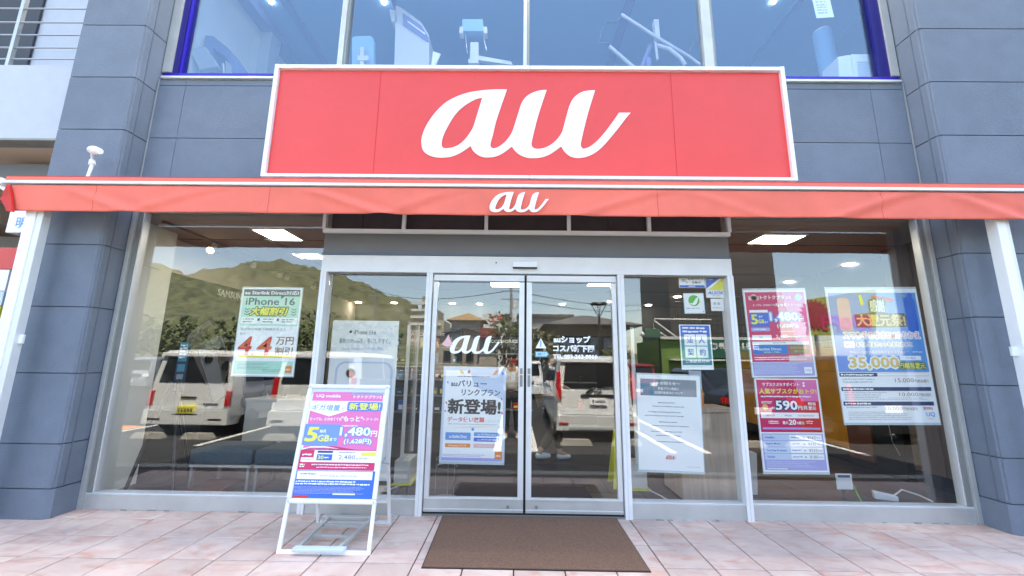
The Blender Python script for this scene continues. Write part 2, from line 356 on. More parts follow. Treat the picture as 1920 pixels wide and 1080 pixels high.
# ================================================================== SHOP BUILDING
bld = T('shop_building', 'two storey shop building clad in blue grey panels with glazed ground floor', 'building', (0, 0, 0))
ROWS = [-.0, .245, .62, 1.24, 1.86, 2.475, 3.09, 3.71, 4.318, 4.955, 5.58, 6.2, 6.82, 7.44, 8.1]
G_ = .005
def column(name, x0, x1, inner):
    core = MB(); core.box(x0+.012, x1-.012, -.238, .112, 0, 8.1, 'joint'); co = core.build(name, bld)
    for i in range(len(ROWS)-1):
        z0, z1 = ROWS[i]+(G_ if i else 0), ROWS[i+1]-G_
        e = .012 if i == 0 else 0
        p = MB()
        if inner > 0: p.slab([(x0, -.25-e, z0), (x1-.03, -.25-e, z0), (x1+e, -.22-e, z0), (x1+e, .115, z0), (x1-.01, .115, z0), (x1-.01, -.24, z0), (x0, -.24, z0)], (0, 0, z1-z0), 'siding')
        else: p.slab([(x1, -.25-e, z0), (x0+.03, -.25-e, z0), (x0-e, -.22-e, z0), (x0-e, .115, z0), (x0+.01, .115, z0), (x0+.01, -.24, z0), (x1, -.24, z0)], (0, 0, z1-z0), 'siding')
        p.build('panel', co)
    # trim strip along the inner return
    t = MB(); xi = x1 if inner > 0 else x0; d = .006*inner
    t.box(min(xi, xi+d), max(xi, xi+d), -.165, -.155, .25, 8.1, 'siding_dark'); t.build('corner_trim', co)
column('column', -4.765, -4.06, 1)
column('column', 4.265, 6.6, -1)
# wall between the floors
core = MB(); core.box(-4.05, 4.255, .03, .3, 3.0, 4.48, 'joint'); core = core.build('wall', bld)
xs = [-4.14, -3.745, -1.93, -.115, 1.70, 3.895, 4.33]
for z0, z1 in ((3.0, 3.09), (3.09, 3.765), (3.765, 4.41), (4.41, 4.48)):
    for i in range(6):
        a, c = max(xs[i], -4.049), min(xs[i+1], 4.254)
        q = MB(); q.box(a+(.0025 if i else 0), c-.0025, 0, .028, z0+.004, z1-.004, 'siding'); q.build('panel', core)
up = MB(); up.box(-4.05, 4.255, .03, .5, 6.9, 8.1, 'siding'); up.box(-4.7, 6.5, .6, 8.6, 8.0, 8.12, 'concrete'); up.box(6.3, 6.6, .13, 8.6, 0, 8.0, 'siding'); up.box(-4.77, 6.6, 8.6, 8.8, 0, 8.1, 'siding'); up.box(-4.765, -4.66, .13, 8.6, 0, 8.0, 'siding'); up.build('upper_wall', bld)
# portico band, grid frame over the doors
bd = MB(); bd.box(-1.985, 2.165, -.035, .25, 2.455, 2.70, 'bandmetal'); bd.box(-1.985, 2.165, -.05, .0, 2.452, 2.475, 'siding_dark'); bd.build('header_band', bld)
bp = MB(); bp.box(-1.95, 2.13, .02, .3, 2.70, 3.0, 'darkpanel'); bp = bp.build('transom_backing', bld)
for i, (a, c) in enumerate(((-1.93, -1.62), (-1.61, -.325), (-.315, .95), (.96, 2.10))): q = MB(); q.box(a, c, .005, .019, 2.71, 2.98, 'darkpanel'); q.build('panel', bp)
gf = MB(); gf.box(-1.98, 2.16, -.10, -.06, 2.672, 2.712, 'signwhite')
for x in (-1.99, -1.175, -.33, .515, 1.33, 2.14): gf.box(x, x+.035, -.10, -.06, 2.714, 3.0, 'signwhite')
gf.each(['grid_rail', 'grid_upright'], bld, .002)
# white door surround
sr = MB()
sr.box(-1.985, 2.175, -.04, .12, 2.275, 2.450, 'whitepaint')
sr = sr.build('door_header', bld, bevel=.003)
q = MB(); q.box(-.035, .21, -.075, -.041, 2.335, 2.39, 'signwhite'); q.box(-.035, .21, -.078, -.041, 2.323, 2.334, 'black'); q.build('door_sensor', sr, bevel=.003)
q = MB(); q.ball((-.205, -.042, 2.385), .008, 'black'); q.build('keyhole', sr)
for (a, c) in ((-1.985, -1.925), (-.905, -.845), (1.018, 1.083), (2.12, 2.18)):
    q = MB(); q.box(a, c, -.045, .11, 0, 2.274, 'alulight' if 0 else 'whitepaint'); q.box(a+.028, a+.031, -.0465, -.0455, 0, 2.274, 'alu'); q.build('mullion', bld, bevel=.002)
# fixed sidelights
def sidelight(x0, x1):
    f = MB(); f.box(x0, x1, -.03, .09, 0, .128, 'alu'); f.box(x0, x1, -.02, .08, .1285, .142, 'alulight'); f.box(x0, x1, -.005, .07, 2.262, 2.274, 'aludark'); f = f.each(['sidelight_frame', 'glazing_bead', 'top_bead'], bld, .002)[0]
    g = MB(); g.box(x0+.001, x1-.001, .036, .042, .143, 2.261, 'glass'); g.build('glass_pane', f)
sidelight(-1.924, -.906); sidelight(1.084, 2.119)
# side windows
def swin(x0, x1, out):
    f = MB(); f.box(x0, x1, -.012, .11, 0, .128, 'alu'); f.box(x0, x1, -.004, .1, .1285, .142, 'alulight'); f.box(x0, x1, 0, .1, 2.93, 3.0, 'alu')
    f = f.each(['window_sill', 'glazing_bead', 'window_head'], bld, .002)[0]
    a, c = (x0-.045, x0-.001) if out < 0 else (x1+.001, x1+.045)
    j = MB(); j.box(a, c, -.02, .11, 0, 3.0, 'alu'); j.box(*((c+.001, c+.045) if out < 0 else (a-.045, a-.001)), .004, .1, .143, 2.93, 'aludark'); j.box(*((c+.045, c+.058) if out < 0 else (a-.058, a-.045)), .014, .09, .143, 2.93, 'alulight'); j.each(['window_jamb', 'jamb_return', 'glazing_bead'], f, .002)
    g = MB(); g.box(x0, x1, .036, .044, .143, 2.929, 'glass'); g.build('glass_pane', f)
swin(-4.005, -1.986, -1); swin(2.181, 4.21, 1)
sb = MB()
for k, (x0, x1) in enumerate(((-4.0, -1.99), (-1.9, -.95), (1.1, 2.1), (2.19, 4.2))):
    rr = random.Random(k); x = x0
    while x < x1:
        wv = rr.uniform(.01, .09)
        if rr.random() < (.35 if k < 2 else .75): sb.box(x, min(x+wv, x1), -.055 if 0 < k < 3 else -.022, -.013, .0, rr.uniform(.003, .010), 'mortar' if rr.random() < .6 else 'concrete')
        x += wv+rr.uniform(.01, .1)
sb.build('mortar_line', bld)['kind'] = 'stuff'
# sliding doors
def door(x0, x1, hx):
    f = MB(); y0, y1 = -.012, .03
    f.box(x0, x1, y0, y1, .030, .142, 'alu'); f.box(x0, x1, y0-.006, y1-.001, .143, .155, 'alulight'); f.box(x0, x1, y0-.004, y0-.0005, .05, .062, 'alulight')
    f.box(x0, x1, y0, y1, 2.19, 2.262, 'whitepaint'); f.box(x0, x1, y0-.005, y0-.0005, 2.19, 2.2, 'aludark')
    f.box(x0, x0+.045 if hx > 0 else x0+.052, y0-.002, y1+.002, .156, 2.189, 'alulight'); f.box(x1-.052 if hx > 0 else x1-.045, x1, y0-.002, y1+.002, .156, 2.189, 'alulight')
    f = f.each(['sliding_door', 'bottom_cap', 'rail_groove', 'top_rail', 'top_cap', 'stile', 'stile'], bld, .002)
    for k_ in f[1:]: k_.parent = f[0]
    f = f[0]
    g = MB(); g.box(x0+.046, x1-.053, .006, .012, .156, 2.189, 'glass'); g.build('glass_pane', f)
    xc = x1-.026 if hx > 0 else x0+.026
    h = MB(); h.box(xc-.013, xc+.013, y0-.006, y0-.0025, 1.28, 1.335, 'aludark'); h.box(xc-.013, xc+.013, y0-.006, y0-.0025, 1.16, 1.27, 'aludark'); h.each('door_handle', f)
    l = MB(); lx = x1-.14 if hx > 0 else x0+.10; l.tube([(lx, y0-.004, .085), (lx, y0-.012, .085)], .014, 'aludark', 12); l.build('lock', f)
    return f
door(-.835, .085, 1); door(.108, 1.008, -1)
th_ = MB(); th_.box(-.845, 1.017, -.03, .1, .0, .012, 'aludark'); th_.box(-.845, 1.017, .0, .02, .012, .028, 'black'); th_.box(.0855, .1075, .006, .02, .03, 2.26, 'rubber'); th_.box(-.845, 1.017, .03, .1, 2.263, 2.274, 'aludark'); th_.build('door_track', bld)
# upper windows
us = MB(); us.box(-4.02, 4.23, -.03, .12, 4.487, 4.512, 'alulight'); us = us.build('window_sill', bld, bevel=.002)
def uwin(x0, x1, lft, rgt_):
    f = MB(); f.box(x0, x1, .02, .10, 4.513, 4.585, 'filmblue' if 1 else 'alu'); f.box(x0, x1, .02, .10, 6.85, 6.9, 'alu')
    if lft: f.box(x0, x0+.10, .0, .11, 4.586, 6.849, 'alu'); f.box(x0+.101, x0+.17, .02, .10, 4.586, 6.849, 'filmdark'); f.box(x0+.171, x0+.20, .03, .10, 4.586, 6.849, 'filmblue')
    if rgt_: f.box(x1-.08, x1, .0, .11, 4.586, 6.849, 'alu'); f.box(x1-.2, x1-.081, .02, .10, 4.586, 6.849, 'filmdark')
    f = f.each('upper_window_frame', bld)[0]
    g = MB(); g.box(x0+(.2 if lft else 0), x1-(.2 if rgt_ else 0), .052, .060, 4.586, 6.849, 'glass_up'); g.build('glass_pane', f)
uwin(-4.05, -2.065, 1, 0); uwin(-1.975, .052, 0, 0); uwin(.123, 2.10, 0, 0); uwin(2.235, 4.25, 0, 1)
for a, c in ((-2.064, -1.976), (.053, .122), (2.101, 2.234)):
    q = MB(); q.box(a, c-.03, .0, .11, 4.513, 6.9, 'alu'); q.box(c-.029, c, .01, .11, 4.513, 6.9, 'aludark'); q.each('mullion', bld, .002)
fl = MB(); fl.box(-6.2, 6.29, .31, 8.59, 3.35, 3.6, 'gymfloor'); fl.build('floor_slab', bld)
vp_ = MB(); vp_.box(-4.055, -4.049, -.012, .03, 3.0, 4.49, 'alu'); vp_.box(4.254, 4.26, -.012, .03, 3.0, 4.49, 'alu'); vp_.each('corner_bead', bld)

# ================================================================== SIGN
sg = T('shop_sign', 'large red sign board with white au lettering and silver frame above the awning', 'sign', (.1, -.35, 3.15))
q = MB(); q.box(-2.465, 2.665, -.335, -.01, 3.185, 4.34, 'signred'); q.build('panel', sg)
q = MB(); X0, X1, Z0, Z1, e = -2.51, 2.705, 3.148, 4.385, .04
for (a, c) in ((X0+e+.001, .118), (.121, X1-e-.001)): q.box(a, c, -.37, -.01, Z1-e, Z1, 'signwhite'); q.box(a, c, -.37, -.01, Z0, Z0+e-.008, 'signwhite')
q.box(X0, X0+e, -.372, -.01, Z0-.001, Z1+.001, 'signwhite'); q.box(X1-e, X1, -.372, -.01, Z0-.001, Z1+.001, 'signwhite'); q.build('frame', sg, bevel=.004)
q = MB()
for x in (-1.42, 1.56): q.box(x-.0025, x+.0025, -.3362, -.3352, 3.185, 4.34, 'fabricdeep')
q.each('seam', sg)
q = MB(); logo(q, LBOX[0], LBOX[1], LBOX[2], 'signwhite', -.341, .005); q.build('lettering', sg)

# ================================================================== AWNING
aw = T('awning', 'red fabric awning with white front rail and small white au lettering over the shop front', 'awning', (0, -.55, 2.7))
AX0, AX1 = -4.76, 5.0
q = MB(); q.box(AX0-.02, AX1, -.56, -.525, 2.973, 2.998, 'signwhite'); q.box(AX0-.02, AX1, -.553, -.526, 2.968, 2.9725, 'alu'); q.build('front_rail', aw, bevel=.003)
q = MB(); q.tube([(AX0, -.45, 3.01), (AX1, -.45, 3.01)], .045, 'fabricred', 16); q.box(AX0, AX1, -.552, -.50, 3.0005, 3.038, 'fabricred'); q.box(AX0, AX1, -.549, -.50, 3.0405, 3.046, 'fabricdeep'); q.build('roller', aw)
q = MB(); q.box(AX0+.3, AX1-.5, -.44, -.26, 3.0, 3.06, 'alu'); q.build('cassette', aw)
def sdist(x, z): # soft folds of the valance
    a = 0
    for cx, s_, k in ((-3.9, -1, .02), (-3.2, 1.2, .012), (-1.6, -1.1, .026), (-.9, 1, .014), (.9, 1.1, .016), (1.9, -1, .012), (3.2, 1.0, .026), (4.2, -.9, .022)):
        d = (x-cx)-s_*(z-2.83)*2.6; a += k*math.exp(-(d/.11)**2)-k*.6*math.exp(-((d-.2)/.13)**2)
    a += .006*noise.noise(Vector((x*2.1, z*4, 3)))+.004*noise.noise(Vector((x*7, z*5, 1)))
    return .8*a*min(1, (2.96-z)/.06)
vb = MB(); NX, NZ = 420, 14; VT, VB = 2.957, 2.705
def val(x, t):
    z = VT+(VB-VT)*t+.006*noise.noise(Vector((x*1.3, 0, 0)))*t; return (x, -.545-sdist(x, z)*.9, z)
g_ = [val(AX0+.06*(1) + (AX1-AX0-.06)*i/NX, j/NZ) for j in range(NZ+1) for i in range(NX+1)]
back = [(x, y+.004, z) for x, y, z in g_]; n_ = len(g_)
fs = [(j*(NX+1)+i, (j+1)*(NX+1)+i, (j+1)*(NX+1)+i+1, j*(NX+1)+i+1) for j in range(NZ) for i in range(NX)]
fb = [tuple(reversed([k+n_ for k in f])) for f in fs]; ed = [(NZ*(NX+1)+i, NZ*(NX+1)+i+n_, NZ*(NX+1)+i+1+n_, NZ*(NX+1)+i+1) for i in range(NX)]
vb.add(g_+back, fs+fb+ed, 'fabricred', True); vb.build('valance', aw)
for xs_ in (-2.28, 1.28, -3.9, 3.3):
    q = MB()
    for k in range(8): 
        x, y, z = val(xs_, k/8); x2, y2, z2 = val(xs_, (k+1)/8); q.poly([(xs_-.002, y-.0008, z), (xs_+.002, y-.0008, z), (xs_+.002, y2-.0008, z2), (xs_-.002, y2-.0008, z2)], 'fabricdeep')
    q.build('seam', aw)
q = MB(); pl = at(918, 399, -.555); pr_ = at(1029, 399, -.555); logo(q, pl.x, pl.z, pr_.x-pl.x, 'signwhite', -.575, .004); q.build('lettering', aw)
q = MB() # folded return of the fabric at the left end
q.slab([(-4.84, -.50, 2.84), (-4.70, -.58, 2.95), (-4.66, -.57, 2.86), (-4.58, -.59, 2.68), (-4.68, -.55, 2.70)], (.004, .02, 0), 'fabricdeep'); q.slab([(-4.84, -.46, 2.84), (-4.70, -.52, 2.95), (-4.69, -.50, 2.75)], (.004, .02, 0), 'fabricdeep'); q.build('folded_end', aw)
q = MB(); q.box(AX0-.09, AX0-.021, -.57, -.49, 2.96, 3.02, 'signwhite'); q.tube([(AX0-.1, -.5, 2.96), (AX0+.02, -.52, 2.90)], .022, 'signwhite'); q.build('end_bracket', aw, bevel=.004)
for x, lab, dd in ((-4.487, 'white square post under the left end of the awning', 1), (4.41, 'white square post under the right end of the awning', -1)):
    o = T('awning_post', lab, 'post', (x, -.47, 0), 'posts carrying the awning')
    q = MB(); h_ = .0775 if dd > 0 else .062; q.box(x-h_, x+.02, -.50, -.41, 0, 2.95, 'signwhite'); q.box(x+.021, x+h_, -.49, -.42, 0, 2.95, 'whitepaint')
    q.build('tube', o, bevel=.004)
    q = MB(); s_ = 1; 
    q.box(x+.078*dd if dd > 0 else x-.115, x+.115 if dd > 0 else x-.0625, -.46, -.44, 1.50, 1.58, 'signwhite'); q.build('wall_clip', o, bevel=.002)

# small white lamp on a bent arm above the awning
lm = T('bent_arm_camera', 'small white ball shaped camera on a bent arm above the left end of the awning', 'camera', (-4.2, -.40, 3.10))
p0, p1, p2, p3 = at(163, 331, -.40), at(173, 309, -.36), at(173, 300, -.36), at(173, 287, -.40)
q = MB(); q.box(p0.x-.05, p0.x+.05, -.43, -.33, p0.z-.06, p0.z-.045, 'signwhite'); q.tube([p0-Vector((0, 0, .05)), p1], [.012, .016], 'plastic_white', 10); q.tube([p1, p2], [.03, .022], 'plastic_white', 12); q.tube([p2, p3], .012, 'plastic_white', 10); q.build('arm', lm)
q = MB(); q.ball(at(177, 282, -.40), .05, 'cream_' if 0 else 'plastic_white', 1.15, 1.0, .8, 16); q.tube([at(180, 284, -.42), at(187, 283, -.44)], [.036, .03], 'plastic_white', 14); q.build('head', lm)
# ================================================================== SHOP INTERIOR
CZ = 2.92
q = MB(); q.box(-4.6, 6.2, .13, 8.5, -.2, -.004, 'floor_in'); ifl = S(q.build('interior_floor'))
tm = MB(); tm.box(-.297, .297, -.297, .297, -.006, 0, 'floor_in'); ft = tm.build('x'); fme = ft.data; bpy.data.objects.remove(ft)
for i in range(18):
    for j in range(7):
        o = bpy.data.objects.new('tile', fme); col.objects.link(o); o.parent = ifl; o.location = (-4.3+i*.6, .43+j*.6, -.0005)
q = MB(); q.box(-4.6, 6.29, .13, 8.5, CZ, CZ+.1, 'ceiling_in'); icl = S(q.build('interior_ceiling'))
for y in (1.0, 2.8, 4.6): q = MB(); q.box(-4.4, 5.0, y, y+.012, CZ-.006, CZ-.001, 'wood_red'); q.build('ceiling_joint', icl)
q = MB(); q.box(-4.6, -4.45, .13, 8.5, 0, CZ-.001, 'wall_warm'); S(q.build('wall_left'))
q = MB(); q.box(5.08, 5.2, .13, 8.5, 0, CZ-.001, 'blackpanel'); S(q.build('wall_right'))
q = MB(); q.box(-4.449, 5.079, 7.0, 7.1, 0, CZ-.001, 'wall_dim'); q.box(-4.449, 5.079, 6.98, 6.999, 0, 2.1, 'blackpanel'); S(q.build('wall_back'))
pil = T('white_pillar', 'white panelled pillar just inside the left window', 'pillar', (-4.3, .45, 0))
q = MB(); q.box(-4.449, -4.24, .15, .78, 0, CZ-.002, 'wall_white'); q.build('shaft', pil); q = MB(); q.box(-4.239, -4.225, .34, .62, 2.42, 2.75, 'wall_white'); q.build('access_panel', pil)
# ceiling light panels
for i, (xa, xb, ya, yb, lab) in enumerate(((-3.15, -2.78, .55, .98, 'square ceiling light panel nearest the left window'), (-3.28, -2.9, 1.66, 1.92, 'ceiling light panel half hidden by the left end of the door header'), (2.93, 3.42, .58, .92, 'square ceiling light panel behind the right window'),
        (1.42, 1.90, 3.5, 3.9, 'ceiling light panel seen at the top of the right sliding door'), (-.5, .1, 3.7, 4.1, 'ceiling light panel seen at the top of the left sliding door'), (-1.9, -1.5, 2.6, 2.9, 'ceiling light panel seen at the top of the left sidelight'), (.0, .5, 1.9, 2.2, 'ceiling light panel nearest the middle of the sliding doors'))):
    o = T('ceiling_light', lab, 'ceiling light', ((xa+xb)/2, (ya+yb)/2, CZ), 'square ceiling light panels in the shop')
    q = MB(); q.box(xa, xb, ya, yb, CZ-.012, CZ-.002, 'lightpanel'); q.build('diffuser', o)
    q = MB()
    for a in ((xa-.02, xa-.001, ya, yb), (xb+.001, xb+.02, ya, yb), (xa-.02, xb+.02, ya-.02, ya-.001), (xa-.02, xb+.02, yb+.001, yb+.02)): q.box(*a, CZ-.015, CZ-.001, 'wall_white')
    q.build('frame', o)
DL = ('high in the middle of the right window', 'just above the upper pink poster', 'right of the street lamp in the right door', 'left of the street lamp in the right door', 'in the middle of the right sidelight', 'left of the green leaf sticker', 'near the left pillar above the display wall', 'over the white lettering of the display wall', 'above the left half of the phone board', 'above the right half of the phone board', 'left of the tower house in the left door', 'right of the tower house in the left door', 'right beside the left window mullion')
for i, (x, y) in enumerate(((1592, 495), (1480, 528), (1145, 565), (1055, 580), (1218, 580), (1270, 556), (350, 568), (418, 545), (665, 596), (733, 597), (845, 598), (897, 598), (590, 592))):
    p = ag(x, y, CZ)
    if p.y > 6.8: p = ag(x, y, CZ); p = Vector((p.x/(p.y+4)*10.5, 6.5+.02*i, 0))
    o = MB(); o.tube([(p.x, p.y, CZ-.02), (p.x, p.y, CZ-.002)], .075, 'lightpanel', 14); o = o.build('downlight', loc=(p.x, p.y, CZ))
    tag(o, 'small round ceiling downlight '+DL[i], 'downlight', 'round downlights in the shop ceiling')
# track with spotlights
tr = T('light_track', 'dark ceiling track running back along the left side of the shop', 'track', (-4.0, 2.5, CZ))
q = MB(); q.box(-4.02, -3.98, .3, 5.5, CZ-.03, CZ-.001, 'aludark'); q.build('rail', tr)
tr = T('light_track', 'second ceiling track running back nearer the doors', 'track', (-3.0, 3.2, CZ))
q = MB(); q.box(-3.22, -3.18, .9, 5.8, CZ-.03, CZ-.001, 'aludark'); q.build('rail', tr)
for i, (x, y, X) in enumerate(((402, 450, -4.0), (480, 478, -4.0), (541, 508, -4.0), (590, 526, -4.0), (525, 530, -4.0))):
    d = r_*((x-960)/FPX)+u_*(-(y-540)/FPX)+fwd; t = X/d.x; p = CAM+d*t; p.z = 2.80
    o = T('spotlight', ['lit warm white spotlight on the ceiling track nearest the window', 'unlit white spotlight second along the ceiling track', 'unlit white spotlight third along the ceiling track', 'white spotlight at the far end of the ceiling track', 'white spotlight hanging low above the green poster'][i], 'spotlight', (p.x, p.y, 2.8), 'spotlights on the ceiling track')
    q = MB(); q.tube([(p.x, p.y, 2.89), (p.x, p.y, 2.84)], .012, 'plastic_white'); q.build('stem', o); q = MB(); q.tube([(p.x-.02, p.y+.05, 2.87), (p.x+.02, p.y-.07, 2.77)], [.03, .045], 'plastic_white', 14); q.build('head', o)
    q = MB(); q.tube([(p.x+.021, p.y-.072, 2.768), (p.x+.022, p.y-.076, 2.764)], .038, 'spotglow' if i == 0 else 'lgreyp' if 0 else ('spotglow' if i == 0 else 'plastic_white'), 14); q.build('lens', o)
# phone display panel on the left wall
dp = T('phone_display_wall', 'black display wall with large grey phone pictures on the left side of the shop', 'display', (-4.4, 2.8, 0))
q = MB(); q.box(-4.449, -4.37, .80, 5.4, 0, 2.46, 'blackpanel'); q.build('panel', dp)
def on_left(mb_text, y0, z0, h, w_, m, bold=.02): # text on the left wall reading away from the window
    v, f, a, b_, c, d = glyphs(mb_text, bold); g = MB(); g.add([(-4.366, y0+(x-a)/(b_-a)*w_, z0+(yy-c)/(d-c)*h) for x, yy in v], f, m); return g
on_left('SAMSUNG', 1.75, 2.30, .10, .62, 'p_white').build('lettering', dp)
on_left('Galaxy S25 Series', 2.0, 1.62, .075, .8, 'p_lgrey', 0).build('lettering', dp)
q = MB()
def phone_shape(cy, cz, hw_, hh_, ang, m, x):
    ca, sa = cos(R(ang)), sin(R(ang)); rr_ = .09; P4 = []
    for sx, sz, t0 in ((1, 1, 0), (-1, 1, 90), (-1, -1, 180), (1, -1, 270)):
        for k in range(5): t = R(t0+k*22.5); a_, b_ = sx*(hw_-rr_)+rr_*cos(t), sz*(hh_-rr_)+rr_*sin(t); P4.append((x, cy+a_*ca-b_*sa, cz+a_*sa+b_*ca))
    q.slab(P4, (.008, 0, 0), m)
phone_shape(1.75, 1.45, .24, .45, 38, 'steel', -4.369); phone_shape(1.95, 1.25, .24, .45, 32, 'p_grey', -4.360); phone_shape(2.3, 1.15, .24, .45, 26, 'steel', -4.351); phone_shape(2.75, 1.1, .26, .45, 20, 'gymdark', -4.342)
q.build('phone_picture', dp)
q = MB()
for y, z, r in ((1.65, 1.72, .065), (1.82, 1.80, .065), (1.98, 1.86, .055), (1.72, 1.38, .065), (1.95, 1.48, .075), (2.1, 1.54, .04), (2.08, 1.28, .075), (2.25, 1.38, .04), (2.2, 1.10, .075)): q.tube([(-4.34, y, z), (-4.320, y, z)], r, 'black', 18)
q.build('camera_lens', dp)
# product shelves at the back
def shelf(x0, x1, y, z1, lab, head=None, seed=1, lv=5, dens=.85):
    o = T('product_shelf', lab, 'shelf', ((x0+x1)/2, y, 0), 'product shelves at the back of the shop'); rr = random.Random(seed)
    q = MB(); q.box(x0, x1, y, y+.35, 0, z1, 'black'); q.build('carcass', o)
    q = MB(); q.box(x0, x1, y-.02, y-.001, z1-.22, z1, 'navy'); q.build('header', o)
    if head:
        v, f, a, b_, c, d = glyphs(head, .02); W = (x1-x0)*.5; g = MB(); g.add([(x0+(x1-x0)*.25+(xx-a)/(b_-a)*W, y-.024, z1-.14+(yy-c)/(d-c)*.07) for xx, yy in v], f, 'p_white'); g.build('lettering', o)
    for k in range(lv):
        z = .35+k*(z1-.75)/(lv-1) if lv > 1 else .9
        s_ = MB(); s_.box(x0+.02, x1-.02, y-.18, y-.001, z, z+.025, 'aludark'); s_ = s_.build('shelf_board', o)
        x = x0+.06
        while x < x1-.14:
            wv = rr.uniform(.07, .13); hv = rr.uniform(.12, .22)
            if rr.random() < dens:
                m = rr.choice(['p_lgrey', 'p_grey', 'p_orange', 'p_red', 'p_black', 'p_navy', 'p_brown', 'p_blue', 'p_black', 'p_grey', 'p_teal'])
                g = MB(); g.box(x, x+wv, y-.15, y-.05, z+.026, z+.026+hv, m); g.box(x+.015, x+wv-.015, y-.152, y-.1505, z+.06, z+.026+hv*.6, rr.choice(['p_black', 'p_white', 'p_yellow', 'p_skyb'])); g.build('package', s_)
            x += wv+rr.uniform(.01, .05)
shelf(-4.3, -2.7, 5.9, 2.15, 'dark product shelf at the back behind the green poster', None, 4)
shelf(-2.6, -1.15, 4.6, 2.05, 'dark accessory shelf behind the white phone board', 'ACCESSORIES', 5, 5, .6)
shelf(-1.0, .4, 5.2, 1.95, 'accessory shelf behind the left sliding door', 'ACCESSORIES', 6, 3, .35)
shelf(.6, 1.9, 5.6, 1.9, 'dark shelf behind the right sliding door', None, 8, 3, .35)
# counters, desks
def counter(name, lab, x0, x1, y0, y1, z1, m, cat='counter'):
    o = T(name, lab, cat, ((x0+x1)/2, (y0+y1)/2, 0))
    q = MB(); q.box(x0+.01, x1-.01, y0+.01, y1, .03, z1-.035, m); q.build('body', o, bevel=.004); q = MB(); q.box(x0, x1, y0-.01, y1+.01, z1-.034, z1, m); q.build('top', o, bevel=.004); q = MB(); q.box(x0+.03, x1-.03, y0+.03, y1-.02, 0, .029, 'black'); q.build('plinth', o)
    return o
p = ag(1250, 935); p2 = ag(1372, 935)
counter('wood_counter', 'pale wood grain counter behind the right sidelight', 1.72, 2.38, .42, .95, .93, 'wood_light')
counter('display_table', 'low grey display table with phones in the left window', -4.05, -2.2, 2.2, 2.9, .80, 'wall_white', 'table')
for k in range(6):
    x = -3.85+k*.3; o = T('demo_phone', ('leftmost', 'second', 'third', 'fourth', 'fifth', 'rightmost')[k]+' demo phone from the left on the low display table', 'phone', (x, 2.35, .8), 'demo phones on the low display table'); q = MB(); q.box(x-.02, x+.02, 2.34, 2.38, .80, .86, 'plastic_white'); q.build('stand', o)
    q = MB(); q.hexa([(x-.04, 2.31, .84), (x+.04, 2.31, .84), (x+.04, 2.40, .99), (x-.04, 2.40, .99), (x-.04, 2.32, .835), (x+.04, 2.32, .835), (x+.04, 2.41, .985), (x-.04, 2.41, .985)], 'blackpanel'); q.build('handset', o)
# benches
for bx, lab in ((-3.49, 'dark blue padded bench on steel legs, left of the pair'), (-2.79, 'dark blue padded bench on steel legs, right of the pair, behind the easel sign')):
    o = T('bench', lab, 'bench', (bx+.34, .75, 0), 'padded benches in the left window'); x0, x1, y0, y1 = bx, bx+.68, .52, 1.02
    q = MB(); q.box(x0, x1, y0, y1, .27, .43, 'bench_blue'); q.build('seat', o, bevel=.03)
    for (x, y) in ((x0+.02, y0+.02), (x1-.05, y0+.02), (x0+.02, y1-.05), (x1-.05, y1-.05)): q = MB(); q.box(x, x+.03, y, y+.03, 0, .245, 'aludark'); q.build('leg', o)
    q = MB(); q.box(x0+.01, x1-.01, y0+.015, y0+.05, .246, .268, 'steel'); q.box(x0+.01, x1-.01, y1-.05, y1-.015, .246, .268, 'steel'); q.build('frame', o)
q = MB(); q.box(-3.42, -3.02, .45, .8, .0, .055, 'wood_red'); tag(q.build('brown_floor_box', loc=(-3.2, .6, 0), bevel=.004), 'flat brown box lying under the left bench', 'box')
# easel by the left window
o = T('easel', 'black tripod easel carrying a blue and white leaflet board by the left pillar', 'easel', (-3.7, .45, 0))
for a, b_ in (((-3.93, .30, 0), (-3.72, .42, 1.15)), ((-3.42, .30, 0), (-3.64, .42, 1.15)), ((-3.68, .85, 0), (-3.68, .44, 1.15))): q = MB(); q.tube([a, b_], .017, 'black', 8); q.build('leg', o)
q = MB(); q.tube([(-3.88, .35, .32), (-3.47, .35, .32)], .008, 'black', 8); q.build('crossbar', o)
sh = Sheet(.12, .55); sh.rect(.1, .02, .9, .4, 'p_teal', 1); sh.rect(.15, .45, .85, .6, 'p_teal', 1); sh.rect(.2, .65, .8, .75, 'p_grey', 1); sh.fine(.15, .78, .85, .98, 6, 'p_grey', 2, seed=3); sh.fine(.15, .05, .85, .35, 5, 'p_white', 2, seed=4)
b_ = T('leaflet_board', 'tall narrow blue leaflet strip standing by the black easel', 'board', at(322, 735, .5)); bb = MB(); bb.box(0, .12, .001, .012, 0, .55, 'navy'); bb.build('sheet', b_, local=True); sh.mb.build('print', b_, local=True)
# big white phone advertising board
W, H, L_, rt = quad((620, 600), (745, 605), (728, 905), (597, 900), .45)
sh = Sheet(W, H); sh.text('iPhone 16e', .33, .062, .66, .092, 'p_black', bold=0); sh.disc(.28, .075, .009, 'p_black'); sh.text('最新のiPhoneを、手にしやすく。', .12, .118, .88, .152, 'p_grey', bold=.01)
sh.text('Apple Intelligenceのために設計。', .18, .175, .80, .198, 'p_lblue', bold=0)
def arc(cu, cv, ru, rv, t0, t1, th, m, L=2):
    for k in range(24):
        a, c = R(t0+(t1-t0)*k/24), R(t0+(t1-t0)*(k+1)/24); sh.rpoly([(cu+ru*cos(a), cv-rv*sin(a)), (cu+ru*cos(c), cv-rv*sin(c)), (cu+(ru-th)*cos(c), cv-(rv-th*.6)*sin(c)), (cu+(ru-th)*cos(a), cv-(rv-th*.6)*sin(a))], m, L)
sh.rrect(.1, .27, .95, .90, 'p_paleb', 1, .06); sh.rrect(.13, .28, .92, .9, 'p_white', 2, .055)
